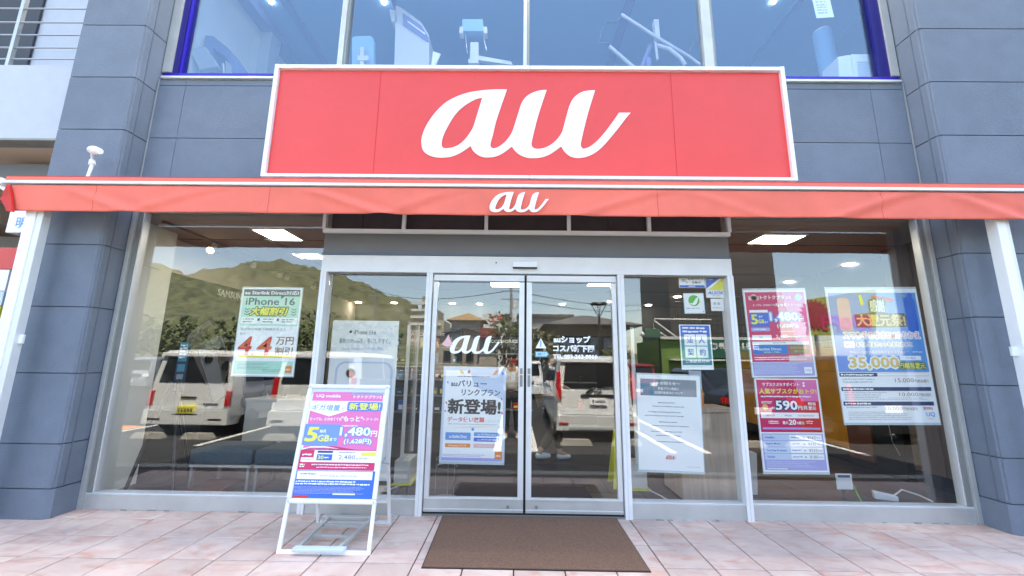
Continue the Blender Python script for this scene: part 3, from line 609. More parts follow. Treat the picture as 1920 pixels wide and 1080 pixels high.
sh.disc(.33, .345, .034, 'p_lgrey', 3); sh.disc(.33, .345, .028, 'p_black', 4); sh.disc(.345, .352, .016, 'p_red', 5)
sh.rrect(.28, .42, .8, .90, 'p_black', 3, .05); sh.rrect(.3, .43, .78, .89, 'p_cream', 4, .045); sh.rpoly([(.5, .43), (.74, .45), (.78, .6), (.6, .89), (.5, .7)], 'p_grey', 5)
o = sh.place('phone_advert_board', L_, 'tall white phone advertising board standing inside the left sidelight', 'advert board'); o.rotation_euler = (0, rt*0, 0)
q = MB(); q.box(.02, sh.W-.02, .0015, .05, 0, sh.H, 'plastic_white'); q.box(.1, sh.W-.1, .0, .3, -L_.z, -L_.z+.03, 'plastic_white'); q.box(.3, sh.W-.3, .02, .05, -L_.z+.03, 0, 'plastic_white'); q.build('stand', o, local=True)
# anti-theft gates
for (x, y, lab) in ((-1.30, .9, 'white anti-theft gate pylon with clear panel left of the sliding doors'), (1.40, .85, 'white anti-theft gate pylon right of the sliding doors')):
    o = T('security_gate', lab, 'security gate', (x, y, 0), 'security gates inside the doors')
    q = MB(); q.box(x-.075, x+.10, y-.02, y+.35, .012, .26, 'plastic_white'); q.build('foot', o, bevel=.01)
    q = MB(); q.tube([(x, y, .26), (x, y, 1.82)], .022, 'plastic_white', 10); q.build('pole', o)
    q = MB(); q.box(x-.012, x+.012, y+.03, y+.42, .27, 1.85, 'glass'); q.build('clear_panel', o)
    q = MB(); q.box(x-.02, x+.02, y+.42, y+.46, .27, 1.85, 'plastic_white'); q.build('frame', o, bevel=.004)
    q = MB(); q.box(x-.09, x+.13, y-.05, y+.4, .0, .011, 'p_yellow'); q.build('floor_tape', o)
# cables
q = MB(); q.tube([(-1.3, .78, .012), (-1.42, .55, .012), (-1.6, .42, .012), (-1.75, .45, .012)], .008, 'plastic_white', 8); tag(q.build('cable'), 'white cable on the floor beside the left security gate', 'cable')
q = MB(); q.tube([(1.5, .8, .012), (1.56, .62, .012), (1.6, .42, .012), (1.68, .3, .012)], .008, 'plastic_white', 8); tag(q.build('cable'), 'white cable on the floor beside the right security gate', 'cable')
# umbrella stand of wire with round foot
o = T('umbrella_stand', 'wire umbrella stand with dark round tray just inside the left sliding door', 'umbrella stand', (-.72, .38, 0))
q = MB(); q.tube([(-.70, .42, .0), (-.70, .42, .02)], .115, 'aludark', 24); q.build('tray', o)
for (x, y) in ((-.80, .36), (-.61, .36), (-.70, .52)): q = MB(); q.tube([(x, y, .02), (x, y, .40)], .004, 'steel', 6); q.build('upright', o)
for z in (.32, .40):
    q = MB(); q.tube([(-.70+.11*cos(2*pi*k/20), .42+.11*sin(2*pi*k/20), z) for k in range(21)], .004, 'steel', 6, cap=False); q.build('ring', o)
# inside mat, wet floor sign
q = MB(); q.box(-.66, .82, .20, .90, 0, .012, 'mat_navy'); tag(q.build('door_mat', loc=(.08, .55, 0), bevel=.004), 'dark navy ribbed mat inside the sliding doors', 'mat')
o = T('wet_floor_sign', 'yellow folding wet floor sign just inside the right edge of the doors', 'floor sign', (1.16, 1.0, 0))
for s_ in (-1, 1):
    q = MB(); q.hexa([(1.12, 1.0+s_*.14, 0), (1.33, 1.0+s_*.14, 0), (1.27, 1.0+s_*.01, .62), (1.18, 1.0+s_*.01, .62), (1.12, 1.0+s_*.15, 0), (1.33, 1.0+s_*.15, 0), (1.27, 1.0+s_*.02, .62), (1.18, 1.0+s_*.02, .62)], 'p_yellow'); q.build('panel', o)
q = MB(); q.poly([(1.19, .872, .18), (1.25, .872, .18), (1.23, .905, .35), (1.21, .905, .35)], 'p_black'); q.build('print', o)
# small toy standee on the counter, plant, white pot
o = T('counter_standee', 'orange and white card standee on the wood counter', 'standee', (2.1, .8, .93)); q = MB(); q.box(2.02, 2.18, .80, .81, .931, 1.10, 'p_orange'); q.build('base_card', o); q = MB(); q.box(2.03, 2.17, .80, .81, 1.102, 1.32, 'p_paleb'); q.build('upper_card', o)
q = MB(); q.box(2.07, 2.1, .796, .799, 1.03, 1.05, 'p_white'); q.box(2.1, 2.12, .796, .799, 1.16, 1.2, 'p_navy'); q.build('print', o)
o = T('potted_plant', 'leafy green plant in a tall white pot behind the wood counter', 'plant', (2.55, .82, 0))
q = MB(); q.hexa([(2.45, .72, 0), (2.66, .72, 0), (2.66, .92, 0), (2.45, .92, 0), (2.43, .70, .44), (2.68, .70, .44), (2.68, .94, .44), (2.43, .94, .44)], 'plastic_white'); q.build('pot', o, bevel=.01)
rr = random.Random(2); mat('leaf', (.05, .10, .03), .6, nz=.3, nscale=10)
for k in range(34):
    a = rr.uniform(0, 2*pi); l_ = rr.uniform(.25, .6); tp = Vector((2.55+cos(a)*rr.uniform(.03, .16), .82+sin(a)*.14, .44+l_)); bs = Vector((2.55+cos(a)*.04, .82+sin(a)*.04, .42)); n_ = Vector((-sin(a), cos(a), 0))*.018; md = (bs+tp)/2+Vector((cos(a), sin(a), 0))*.04
    q = MB(); q.poly([bs, md-n_, tp, md+n_], 'leaf'); q.poly([bs, md+n_*.1+Vector((0, 0, .004)), tp, md+n_], 'leaf'); q.build('leaf', o)
# monitor hung at the back, desk chairs
o = T('wall_monitor', 'black monitor hanging in the dark behind the green leaf sticker', 'monitor', (4.0, 5.0, 2.5)); q = MB(); q.box(3.6, 4.42, 5.0, 5.05, 2.36, 2.78, 'blackpanel'); q.build('screen', o, bevel=.005); q = MB(); q.box(3.98, 4.04, 5.02, 5.04, 2.785, CZ-.002, 'aludark'); q.build('hanger', o)
o = T('exit_sign', 'small white and green exit sign high at the back of the right window', 'exit sign', (3.9, 3.0, 2.7)); pe = at(1405, 482, 3.0); q = MB(); q.box(pe.x, pe.x+.24, 3.0, 3.03, pe.z-.1, pe.z, 'p_white'); q.build('case', o); v, f, a, b_, c, d = glyphs('◨3F', .02)
v, f, a, b_, c, d = glyphs('3F', .02); q = MB(); q.add([(pe.x+.1+(x-a)/(b_-a)*.11, 2.997, pe.z-.08+(y-c)/(d-c)*.06) for x, y in v], f, 'p_dgreen'); q.build('lettering', o)
# right hand walls
o = T('wood_partition', 'brown wood grain partition beside the right window', 'partition', (5.0, .7, 0))
for k in range(3): q = MB(); q.box(4.90, 5.07, .15+k*.37, .515+k*.37, .165, CZ-.003, 'wood_brown'); q.build('panel', o)
q = MB(); q.box(4.91, 5.07, .15, 1.26, 0, .16, 'black'); q.build('skirting', o)
o = T('dark_cabinet', 'black cabinet with hanging cables beside the brown partition', 'cabinet', (4.95, 1.5, 0)); q = MB(); q.box(4.85, 5.07, 1.3, 1.72, 0, 2.2, 'black'); q.build('body', o); q = MB(); q.tube([(4.84, 1.4, 1.1), (4.83, 1.45, .7), (4.82, 1.42, .45), (4.84, 1.36, .3)], .006, 'steel', 6); q.build('cable', o)
o = T('red_brown_cabinet', 'red brown cabinet between the black cabinet and the orange wall', 'cabinet', (4.9, 1.95, 0)); q = MB(); q.box(4.84, 5.07, 1.75, 2.15, .12, 1.6, 'wood_red'); q.build('body', o); q = MB(); q.box(4.86, 5.07, 1.76, 2.14, 0, .119, 'black'); q.build('plinth', o)
o = T('orange_partition', 'orange wood partition with pale cap at the right of the shop', 'partition', (4.95, 3.4, 0))
for k in range(4): q = MB(); q.box(4.93, 5.07, 2.18, 5.5, .2+k*.37, .565+k*.37, 'wood_orange'); q.build('panel', o)
q = MB(); q.box(4.90, 5.07, 2.17, 5.55, 1.682, 1.78, 'wood_light'); q.build('cap', o); q = MB(); q.box(4.94, 5.07, 2.18, 5.5, 0, .198, 'black'); q.build('skirting', o)
# small things on the right hand sill floor
pq = ag(1664, 938); o = T('power_strip', 'white power strip with cables on the floor inside the right window', 'power strip', (pq.x, pq.y, 0)); X_, Y_ = pq.x, pq.y
q = MB(); q.hexa([(X_-.10, Y_+.03, .0), (X_+.08, Y_-.05, .0), (X_+.10, Y_+.02, .0), (X_-.08, Y_+.09, .0), (X_-.12, Y_+.03, .08), (X_+.08, Y_-.05, .05), (X_+.10, Y_+.02, .05), (X_-.08, Y_+.09, .08)], 'p_white'); q.build('body', o, bevel=.008)
q = MB(); q.tube([(X_+.08, Y_, .05), (X_+.22, Y_+.06, .09), (X_+.36, Y_+.02, .05), (X_+.42, Y_-.06, .01)], .009, 'p_white', 8); q.build('cable', o); q = MB(); q.tube([(X_-.16, Y_+.3, .16), (X_-.24, Y_+.12, .09), (X_-.34, Y_-.08, .01)], .009, 'p_green', 8); q.build('cable', o)
q = MB(); q.box(3.45, 3.62, .62, .625, .10, .26, 'p_white'); q.box(3.47, 3.60, .617, .619, .22, .245, 'p_navy'); q.box(3.52, 3.55, .63, .66, 0, .2, 'black'); tag(q.build('price_card', loc=(3.5, .6, 0)), 'small white card standing on the floor near the power strip', 'card')

# ================================================================== GYM UPSTAIRS
q = MB(); q.box(-4.65, -4.4, .13, 8.5, 3.61, 7.9, 'gymwall'); gw = S(q.build('gym_wall'))
for i in range(5):
    for z0, z1 in ((3.62, 4.35), (4.36, 5.6), (5.61, 6.86)): q = MB(); q.box(-4.398, -4.39, .14+i*1.6, .14+i*1.6+1.592, z0, z1, 'gymwall'); q.build('panel', gw)
q = MB(); q.box(-4.4, 6.2, 8.0, 8.1, 3.61, 7.9, 'gymceil'); q.box(5.6, 5.7, .2, 8, 3.61, 7.9, 'gymdark'); S(q.build('gym_back_wall'))
q = MB(); q.box(-4.39, 6.2, .13, 8.0, 7.05, 7.2, 'gymceil'); gc = S(q.build('gym_ceiling'))
q = MB(); q.box(-4.39, -4.2, .14, 8.0, 6.88, 7.04, 'gymbeam'); q.build('beam', gc)
for X, wd in ((-3.75, .06), (-2.0, .03), (1.75, .07), (4.4, .04)): q = MB(); q.box(X-wd, X+wd, .4, 8, 7.0, 7.045, 'gymbeam'); q.build('rail', gc)
q = MB(); q.box(-4.389, -4.2, 1.9, 2.15, 3.62, 6.87, 'gymgrey'); tag(q.build('gym_pilaster', loc=(-4.3, 2.0, 3.62)), 'blue grey pilaster on the white gym wall upstairs', 'pilaster')
for k, (x, y) in enumerate(((508, 3), (720, 4), (390, 3), (1185, 1), (1450, 3), (600, -200), (1000, -260), (1400, -200), (300, -260), (1700, -260))):  # the larger, stronger ones are added out of view to brighten the gym
    p = ag(x, y, 7.04); o = MB(); o.tube([(p.x, p.y, 7.02), (p.x, p.y, 7.045)], .034 if k < 5 else .07, 'lightpanel' if k < 5 else 'gymfill', 12); tag(o.build('downlight', loc=(p.x, p.y, 7.04)), 'small round gym ceiling light '+('beside the ceiling rail in the left pane', 'above the tall weight machine', 'over the white gym wall', 'beside the middle window mullion', 'in the right upper pane', 'added out of view to brighten the gym, above the left pane', 'added out of view to brighten the gym, above the middle', 'added out of view to brighten the gym, above the right pane', 'added out of view to brighten the gym, at the far left', 'added out of view to brighten the gym, at the far right')[k], 'downlight', 'round downlights in the gym ceiling')
def ptube(mb, pts, r, m, n=8): mb.tube([at(x, y, Y) for x, y, Y in pts], r, m, n)
def pslab(mb, pts, Y, th, m): mb.slab([at(x, y, Y) for x, y in pts], (0, th, 0), m)
o = T('exercise_machine', 'exercise machine with curved blue shroud behind the left upper window', 'exercise machine', at(420, 160, .8))
q = MB(); pslab(q, [(385, 66), (400, 68), (425, 88), (442, 112), (446, 128), (446, 170), (436, 170), (434, 125), (425, 108), (398, 88), (400, 170), (384, 170), (383, 90)], .8, .25, 'gymbeam'); q.build('shroud', o)
q = MB(); pslab(q, [(353, 90), (384, 87), (408, 124), (375, 130)], .7, .08, 'gymgrey'); q.build('seat_pad', o); q = MB(); ptube(q, [(378, 130, .8), (378, 200, .8)], .03, 'gymgrey'); ptube(q, [(418, 120, .75), (424, 175, .75)], .02, 'steel'); q.build('post', o)
o = T('weight_stack_machine', 'tall exercise machine with rounded weight stack cover behind the sign', 'exercise machine', at(770, 160, 1.1))
q = MB(); pslab(q, [(742, 10), (752, 14), (790, 42), (804, 65), (806, 170), (738, 170), (741, 60)], 1.1, .35, 'gymgrey'); q.build('cover', o)
q = MB(); pslab(q, [(755, 24), (790, 48), (803, 70), (803, 78), (756, 46)], 1.08, .018, 'gymbeam'); q.build('name_plate', o); q = MB(); pslab(q, [(764, 38), (797, 62), (797, 65), (764, 41)], 1.074, .005, 'p_white'); q.build('stripe', o); q = MB(); pslab(q, [(730, 17), (742, 20), (744, 42), (734, 40)], 1.1, .2, 'gymgrey'); q.build('handle', o)
q = MB(); pslab(q, [(812, 96), (826, 101), (815, 125), (808, 125)], 1.0, .02, 'p_white'); q.build('paper', o)
o = T('bench_press_backrest', 'pale exercise bench back with crossbar behind the left edge of the sign', 'exercise machine', at(680, 160, .9))
q = MB(); pslab(q, [(664, 68), (695, 67), (700, 72), (700, 170), (660, 170), (660, 72)], .95, .08, 'gymceil'); q.build('backrest', o); q = MB(); pslab(q, [(675, 88), (682, 88), (682, 170), (675, 170)], .9, .04, 'gymgrey'); q.build('post', o); q = MB(); pslab(q, [(670, 104), (691, 104), (691, 113), (670, 113)], .89, .009, 'gymgrey'); q.build('crossbar', o)
o = T('shoulder_machine', 'exercise machine with head pad on a post behind the middle of the sign', 'exercise machine', at(885, 160, .9))
q = MB(); pslab(q, [(867, 36), (905, 36), (907, 58), (866, 58)], .9, .10, 'gymceil'); q.build('head_pad', o); q = MB(); pslab(q, [(862, 50), (868, 50), (868, 62), (861, 62)], .88, .1, 'gymgrey'); q.build('pad_clip', o); q = MB(); pslab(q, [(906, 50), (913, 50), (914, 62), (907, 62)], .88, .1, 'gymgrey'); q.build('pad_clip', o)
q = MB(); pslab(q, [(882, 79), (897, 79), (897, 170), (879, 170)], 1.0, .12, 'gymgrey'); q.build('post', o); q = MB(); pslab(q, [(897, 104), (958, 115), (962, 122), (897, 112)], .9, .06, 'gymgrey'); pslab(q, [(878, 110), (897, 112), (897, 118), (878, 118)], .9, .06, 'gymgrey'); q.build('arm', o); q = MB(); ptube(q, [(872, 58, .95), (876, 100, .95)], .006, 'steel', 6); ptube(q, [(905, 58, .95), (912, 95, .95)], .006, 'steel', 6); q.build('cable', o)
o = T('lever_arm_machine', 'exercise machine with crossing grey lever arms behind the right of the sign', 'exercise machine', at(1240, 160, .9))
q = MB(); ptube(q, [(1165, 27, .8), (1228, 68, .85), (1290, 105, .9), (1330, 135, .95)], .022, 'gymgrey'); q.build('lever_arm', o); q = MB(); ptube(q, [(1142, 87, .9), (1190, 128, 1), (1200, 150, 1)], .026, 'gymgrey'); q.build('lever_arm', o); q = MB(); ptube(q, [(1232, 85, .8), (1255, 92, .8), (1275, 108, .8), (1285, 122, .8)], .026, 'gymgrey'); q.build('lever_arm', o)
q = MB(); pslab(q, [(1226, 36), (1235, 36), (1238, 72), (1230, 72)], .85, .08, 'gymgrey'); q.build('bracket', o); q = MB(); ptube(q, [(1229, 80, .9), (1233, 112, .9)], .018, 'gymgrey'); ptube(q, [(1220, 85, 1), (1202, 130, 1)], .03, 'gymbeam'); ptube(q, [(1216, 110, 1), (1220, 170, 1)], .04, 'gymbeam'); q.build('post', o)
q = MB(); ptube(q, [(1165, 33, .8), (1158, 42, .8), (1138, 42, .8), (1130, 55, .8), (1122, 80, .8), (1143, 82, .8)], .010, 'gymdark'); q.build('handle', o); q = MB(); ptube(q, [(1302, 78, .85), (1292, 98, .85)], .01, 'gymdark'); q.build('handle', o)
o = T('punching_bag', 'tall pale blue cylinder behind the right upper window', 'cylinder', at(1545, 160, 1.0)); q = MB(); pa, pb = at(1541, 62, 1.0), at(1560, 160, 1.0); q.tube([pb, pa], .115, 'gymceil', 20); q.build('body', o); q = MB(); q.tube([pa, pa+Vector((0, 0, .03))], .10, 'gymgrey', 20); q.build('lid', o)
W, H, L_, rt = quad((1523, -30), (1556, -30), (1564, 32), (1531, 34), .075); sh = Sheet(W, H); sh.fine(.15, .35, .85, .9, 7, 'p_lgrey', 2, seed=6); sh.place('window_notice', L_, 'white paper notice stuck in the right upper window', 'notice', (0, rt, 0))
o = T('air_conditioner', 'white air conditioner unit with grille in the right upper window', 'air conditioner', at(1610, 150, .2))
q = MB(); pslab(q, [(1596, 101), (1640, 101), (1652, 175), (1610, 175)], .14, .3, 'plastic_white'); q.build('body', o, bevel=.01); q = MB(); pslab(q, [(1571, 106), (1594, 102), (1608, 175), (1576, 175)], .16, .25, 'plastic_white'); q.build('cover', o, bevel=.01)
for k in range(8): q = MB(); pslab(q, [(1607+k*.5, 115+k*3.6), (1641+k*.7, 115+k*3.6), (1641.3+k*.7, 117+k*3.6), (1607.3+k*.5, 117+k*3.6)], .132, .006, 'gymgrey'); q.build('grille_slat', o)
# ================================================================== POSTERS ON THE GLASS (inside, so that the glass mirrors over them)
def zq(x0, y0, s, *pts): return [(x0+a/s, y0+b/s) for a, b in pts]
# green discount poster
W, H, L_, rt = quad(*zq(425, 530, 5.84, (170, 55), (822, 66), (722, 1022), (50, 1012)), .058)
s = Sheet(W, H)
s.rect(.02, .015, .98, .44, 'p_mint', 1); s.rect(.03, .015, .97, .095, 'p_navy', 2); s.text('au Starlink Direct対応!', .05, .03, .95, .08, 'p_white', 3, .03); s.rpoly([(.66, .095), (.72, .095), (.66, .13)], 'p_navy', 2)
s.text('iPhone 16', .08, .115, .90, .20, 'p_navy', 3, .025); s.text('大幅割引', .17, .225, .80, .32, 'p_yellow', 3, .05, .25, out='p_dgreen', ob=.1)
for u in (.08, .86):
    for k in range(3): v = .235+k*.03; s.rpoly([(u, v), (u+.04, v+.018), (u+.08, v), (u+.08, v+.01), (u+.04, v+.028), (u, v+.01)], 'p_navy', 3)
s.rect(.03, .345, .97, .42, 'p_white', 2); s.rect(.33-.02, .355, .33+.02, .385, 'p_navy', 3); s.rect(.63, .355, .67, .385, 'p_navy', 3)
for u in (.07, .40, .72): s.fine(u, .355, u+.2, .41, 2, 'p_grey', 3, seed=int(u*100))
s.text('当店限定特典で機種代金より', .05, .465, .80, .495, 'p_grey', 2, .0); s.text('最大', .05, .52, .14, .545, 'p_grey', 2, 0)
s.text('4', .05, .565, .27, .775, 'p_red', 3, .03, .12); s.rpoly([(.285, .755), (.315, .755), (.315, .775), (.285, .775)], 'p_red', 3); s.text('4', .36, .565, .60, .775, 'p_red', 3, .03, .12); s.text('万円', .66, .565, .95, .655, 'p_brown', 3, .02); s.text('割引', .66, .68, .95, .77, 'p_brown', 3, .02); s.rect(.05, .775, .97, .80, 'p_yellow', 2)
s.rect(.02, .84, .98, .985, 'p_mint', 1); s.fine(.08, .86, .6, .94, 5, 'p_grey', 2, .35, seed=4); s.fine(.5, .93, .85, .965, 2, 'p_grey', 2, .35, seed=5); s.rect(.86, .89, .965, .965, 'p_orange', 3); sheet_logo(s, .875, .94, .075, 'p_white', 4)
s.place('poster', L_, 'mint green and white discount poster with big red 4.4 in the left window', 'poster', (0, rt, 0), 'posters on the shop glass', sleeve=(.012, .012))
# value link poster on the left door
W, H, L_, rt = quad(*zq(815, 680, 5.4, (85, 55), (706, 55), (695, 1015), (52, 1000)), .020)
s = Sheet(W, H); s.rect(.0, .0, 1, 1, 'p_paleb', 1); s.rect(.03, .03, .97, .96, 'p_white', 2); s.rpoly([(.4, .0), (1, .0), (1, .35), (.5, .2)], 'p_paleb', 3)
s.rpoly([(.24, .02), (.29, .02), (.33, .065), (.28, .065)], 'p_gold', 4); s.rpoly([(.38, .04), (.41, .015), (.43, .045), (.40, .065)], 'p_red', 4); s.rpoly([(.84, .02), (.89, .02), (.84, .07), (.79, .07)], 'p_orange', 4); s.rpoly([(.93, .03), (.99, .05), (.95, .08)], 'p_skyb', 4)
s.fine(.22, .085, .8, .105, 1, 'p_grey', 4, .6, seed=7); s.text('auバリュー', .12, .135, .70, .205, 'p_navy', 4, .04); s.text('リンクプラン', .30, .23, .92, .30, 'p_navy', 4, .035)
s.text('新登場!', .09, .34, .93, .50, 'p_black', 5, .07); s.text('データ使い放題', .09, .53, .68, .585, 'p_red', 4, .02); s.text('とセットで!', .70, .555, .93, .585, 'p_lgrey', 4, 0); s.fine(.1, .60, .93, .618, 1, 'p_lgrey', 4, .5, seed=8)
s.rpoly([(.1, .645), (.93, .62), (.5, .64)], 'p_gold', 4); s.rpoly([(.9, .64), (.95, .6), (.96, .65)], 'p_skyb', 4); s.disc(.5, .66, .016, 'p_skyb', 5)
for (a, b, c, d, m, t) in ((.07, .695, .47, .775, 'p_skyb', 'au Starlink Direct'), (.52, .690, .93, .73, 'p_skyb', 'au 5G Fast Lane'), (.52, .745, .93, .785, 'p_blue', 'au海外放題'), (.07, .81, .47, .85, 'p_orange', 'Pontaパス'), (.52, .81, .93, .85, 'p_lpink', 'サブスクぷらすポイント')):
    s.rrect(a, b, c, d, m, 4, .008); s.text(t, a+.06, b+(d-b)*.3, c-.06, d-(d-b)*.25, 'p_white', 5, .03)
s.rect(.28, .81, .46, .85, 'p_gold', 4) if 0 else None
s.fine(.04, .92, .78, .95, 2, 'p_lilac', 4, .4, seed=9); s.rect(.86, .885, .975, .965, 'p_orange', 5); sheet_logo(s, .875, .94, .085, 'p_white', 6); s.rect(.02, .955, .98, .985, 'p_lilac', 3)
for (u, v, m) in ((.06, .38, 'p_red'), (.95, .33, 'p_red'), (.05, .47, 'p_orange'), (.96, .48, 'p_red'), (.07, .16, 'p_skyb')): s.rpoly([(u-.02, v), (u, v-.015), (u+.015, v+.02)], m, 4)
s.place('poster', L_, 'white and pale blue poster with bold black lettering on the left sliding door', 'poster', (0, rt, 0), 'posters on the shop glass', sleeve=(.014, .02))
# notice
W, H, L_, rt = quad(*zq(1180, 690, 5.14, (78, 62), (680, 80), (722, 1003), (92, 978)), .050)
s = Sheet(W, H); s.rect(.05, .045, .94, .225, 'p_grey', 1); s.rect(.05, .045, .25, .225, 'p_teal', 2); s.text('〜お知らせ〜', .30, .07, .68, .105, 'p_white', 3, .03); s.text('料金プラン改定と', .33, .13, .66, .16, 'p_white', 3, .02); s.text('店頭料金表示について', .27, .175, .72, .205, 'p_white', 3, .02)
for k, (u0, u1, v) in enumerate(((.32, .66, .29), (.24, .76, .33), (.17, .83, .39), (.11, .90, .43), (.33, .67, .495), (.16, .86, .535), (.2, .8, .595), (.28, .74, .635), (.26, .76, .70))): s.fine(u0, v, u1, v+.018, 1, 'p_grey', 2, .5, seed=20+k)
sheet_logo(s, .42, .885, .16, 'p_red', 2); s.fine(.74, .95, .95, .962, 1, 'p_lgrey', 2, .5, seed=31)
s.place('poster', L_, 'white notice sheet with grey heading and small red au on the right sidelight', 'poster', (0, rt, 0), 'posters on the shop glass', sleeve=(.015, .02))
# corporate contract poster
W, H, L_, rt = quad(*zq(1260, 510, 5.683, (75, 560), (410, 562), (448, 1042), (105, 1040)), .050)
s = Sheet(W, H); s.rect(.04, .02, .96, .90, 'p_teal', 1); s.rect(.04, .02, .96, .25, 'p_blue', 2); s.fine(.1, .05, .9, .2, 2, 'p_white', 3, .55, seed=40)
for (u, v, t) in ((.14, .22, '法'), (.51, .22, '人'), (.14, .49, '契'), (.51, .49, '約')): s.rect(u, v, u+.35, v+.25, 'p_white', 3); s.text(t, u+.08, v+.05, u+.27, v+.2, 'p_blue', 4, .02)
s.text('ご相談受付中', .14, .78, .88, .85, 'p_white', 3, .04); s.fine(.3, .93, .7, .95, 1, 'p_lgrey', 2, .5, seed=41)
s.place('poster', L_, 'blue poster with four white character boxes on the right sidelight', 'poster', (0, rt, 0), 'posters on the shop glass')
# stickers at the top right of the sidelight
Q = lambda *p: quad(*zq(1260, 510, 5.683, *p), .050)
W, H, L_, rt = Q((72, 42), (350, 42), (350, 168), (78, 168)); s = Sheet(W, H); s.rect(.02, .78, .98, .98, 'p_blue', 1); s.text('防犯カメラ', .36, .12, .94, .36, 'p_navy', 2, .01); s.text('作動中', .5, .46, .84, .68, 'p_navy', 2, .01); s.rect(.36, .84, .62, .9, 'p_white', 2); s.rect(.12, .3, .26, .5, 'p_lgrey', 2); s.disc(.3, .55, .06, 'p_grey', 2)
s.place('sticker', L_, 'white security camera sticker with a blue stripe, top left of the sidelight stickers', 'sticker', (0, rt, 0), 'stickers on the right sidelight')
W, H, L_, rt = Q((360, 42), (566, 46), (578, 278), (366, 274)); s = Sheet(W, H); s.rect(.03, .04, .93, .64, 'p_blue', 1); s.rpoly([(.1, .64), (.93, .06), (.93, .64)], 'p_yellow', 2); s.rpoly([(.03, .58), (.03, .64), (.12, .64), (.93, .07), (.93, .02), (.86, .02)], 'p_white', 3); s.rpoly([(.14, .64), (.93, .10), (.93, .64)], 'p_yellow', 4)
s.rpoly([(.03, .04), (.82, .04), (.03, .56)], 'p_blue', 4); s.text('ALSOK', .08, .70, .9, .84, 'p_blue', 2, .05, .3); s.fine(.3, .89, .75, .92, 1, 'p_grey', 2, .5, seed=44); s.fine(.05, .08, .45, .2, 2, 'p_white', 5, .5, seed=45)
s.place('sticker', L_, 'blue and yellow security company sticker in the top right corner of the sidelight', 'sticker', (0, rt, 0), 'stickers on the right sidelight')
W, H, L_, rt = Q((120, 225), (340, 225), (355, 442), (135, 444)); s = Sheet(W, H); s.rect(0, 0, 1, 1, 'p_cyan', 1); s.rect(.03, .03, .97, .97, 'p_white', 2); s.disc(.5, .37, .27, 'p_green', 3, 28); s.rpoly([(.25, .48), (.42, .5), (.52, .38), (.6, .25), (.72, .2), (.68, .38), (.62, .52), (.5, .6), (.36, .56)], 'p_white', 4); s.fine(.1, .72, .9, .78, 1, 'p_teal', 3, .5, seed=46); s.rect(.88, .88, .94, .94, 'p_green', 3)
s.place('sticker', L_, 'square sticker with a green disc and white leaf shape', 'sticker', (0, rt, 0), 'stickers on the right sidelight')
W, H, L_, rt = Q((412, 285), (548, 285), (558, 416), (420, 414)); s = Sheet(W, H); s.rect(0, 0, 1, 1, 'p_white', 1); s.fine(.12, .7, .9, .8, 1, 'p_grey', 2, .5, seed=47); s.disc(.3, .4, .12, 'p_lgrey', 2); s.disc(.6, .4, .12, 'p_lgrey', 2)
s.place('sticker', L_, 'small plain white square sticker under the blue and yellow sticker', 'sticker', (0, rt, 0), 'stickers on the right sidelight')
# pink posters (two sheets)
W, H, L_, rt = quad(*zq(1380, 530, 5.684, (88, 80), (742, 76), (862, 1005), (180, 1010)), .058)
s = Sheet(W, H); s.rect(.02, .025, .98, .83, 'p_magenta', 1); s.rpoly([(.62, .025), (.98, .025), (.98, .83), (.8, .83)], 'p_pink', 2); s.disc(.16, .085, .035, 'p_lpink', 3); s.rrect(.07, .07, .24, .12, 'p_lpink', 3, .012); s.disc(.12, .085, .006, 'p_magenta', 4); s.disc(.19, .085, .006, 'p_magenta', 4)
s.text('トクトクプラン2', .26, .065, .76, .11, 'p_white', 3, .05); s.disc(.88, .09, .04, 'p_cyan', 3); s.text('使っても、使わなくても', .13, .165, .50, .19, 'p_white', 3, .03); s.text('もっと', .50, .155, .68, .195, 'p_white', 3, .06); s.text('トクトク!', .70, .165, .9, .19, 'p_white', 3, .02)
s.rect(.06, .235, .36, .265, 'p_white', 3); s.rect(.06, .27, .36, .43, 'p_blue', 3); s.text('5', .08, .29, .18, .40, 'p_yellow', 4, .08); s.text('GB', .19, .345, .28, .39, 'p_yellow', 4, .06); s.text('毎月', .20, .30, .26, .325, 'p_white', 4, .02); s.text('まで', .29, .365, .34, .39, 'p_white', 4, .02)
s.rrect(.06, .44, .36, .48, 'p_lilac', 3, .01); s.rect(.06, .525, .37, .58, 'p_white', 3); s.text('30', .17, .54, .22, .565, 'p_teal', 4, 0); s.fine(.1, .45, .32, .47, 1, 'p_white', 4, .6, seed=50)
s.text('1,480', .38, .265, .83, .375, 'p_white', 4, .07, out='p_lblue', ob=.11); s.text('円', .84, .31, .92, .37, 'p_white', 4, .04); s.text('(1,628円)', .48, .395, .82, .45, 'p_white', 4, .05); s.text('2,480', .44, .525, .62, .565, 'p_white', 4, .05); s.fine(.62, .535, .92, .555, 1, 'p_white', 4, .6, seed=51); s.fine(.5, .48, .8, .50, 1, 'p_yellow', 4, .4, seed=52)
s.rect(.05, .60, .95, .635, 'p_white', 3); s.fine(.38, .608, .62, .625, 1, 'p_grey', 4, .6, seed=53); s.rect(.05, .64, .60, .745, 'p_blue', 3); s.text('Starlink Direct', .13, .67, .5, .70, 'p_cream', 4, .03); s.text('もれなくご加入', .22, .71, .48, .73, 'p_yellow', 4, .02); s.rect(.62, .64, .95, .745, 'p_brown', 3); s.text('サブスクぷらす', .65, .66, .90, .685, 'p_gold', 4, .02); s.text('ポイント', .70, .70, .85, .725, 'p_gold', 4, .02)
s.rect(.03, .76, .97, .825, 'p_magenta', 3); s.rect(.6, .76, .97, .825, 'p_lpink', 4); s.fine(.06, .77, .9, .815, 2, 'p_white', 5, .5, seed=54)
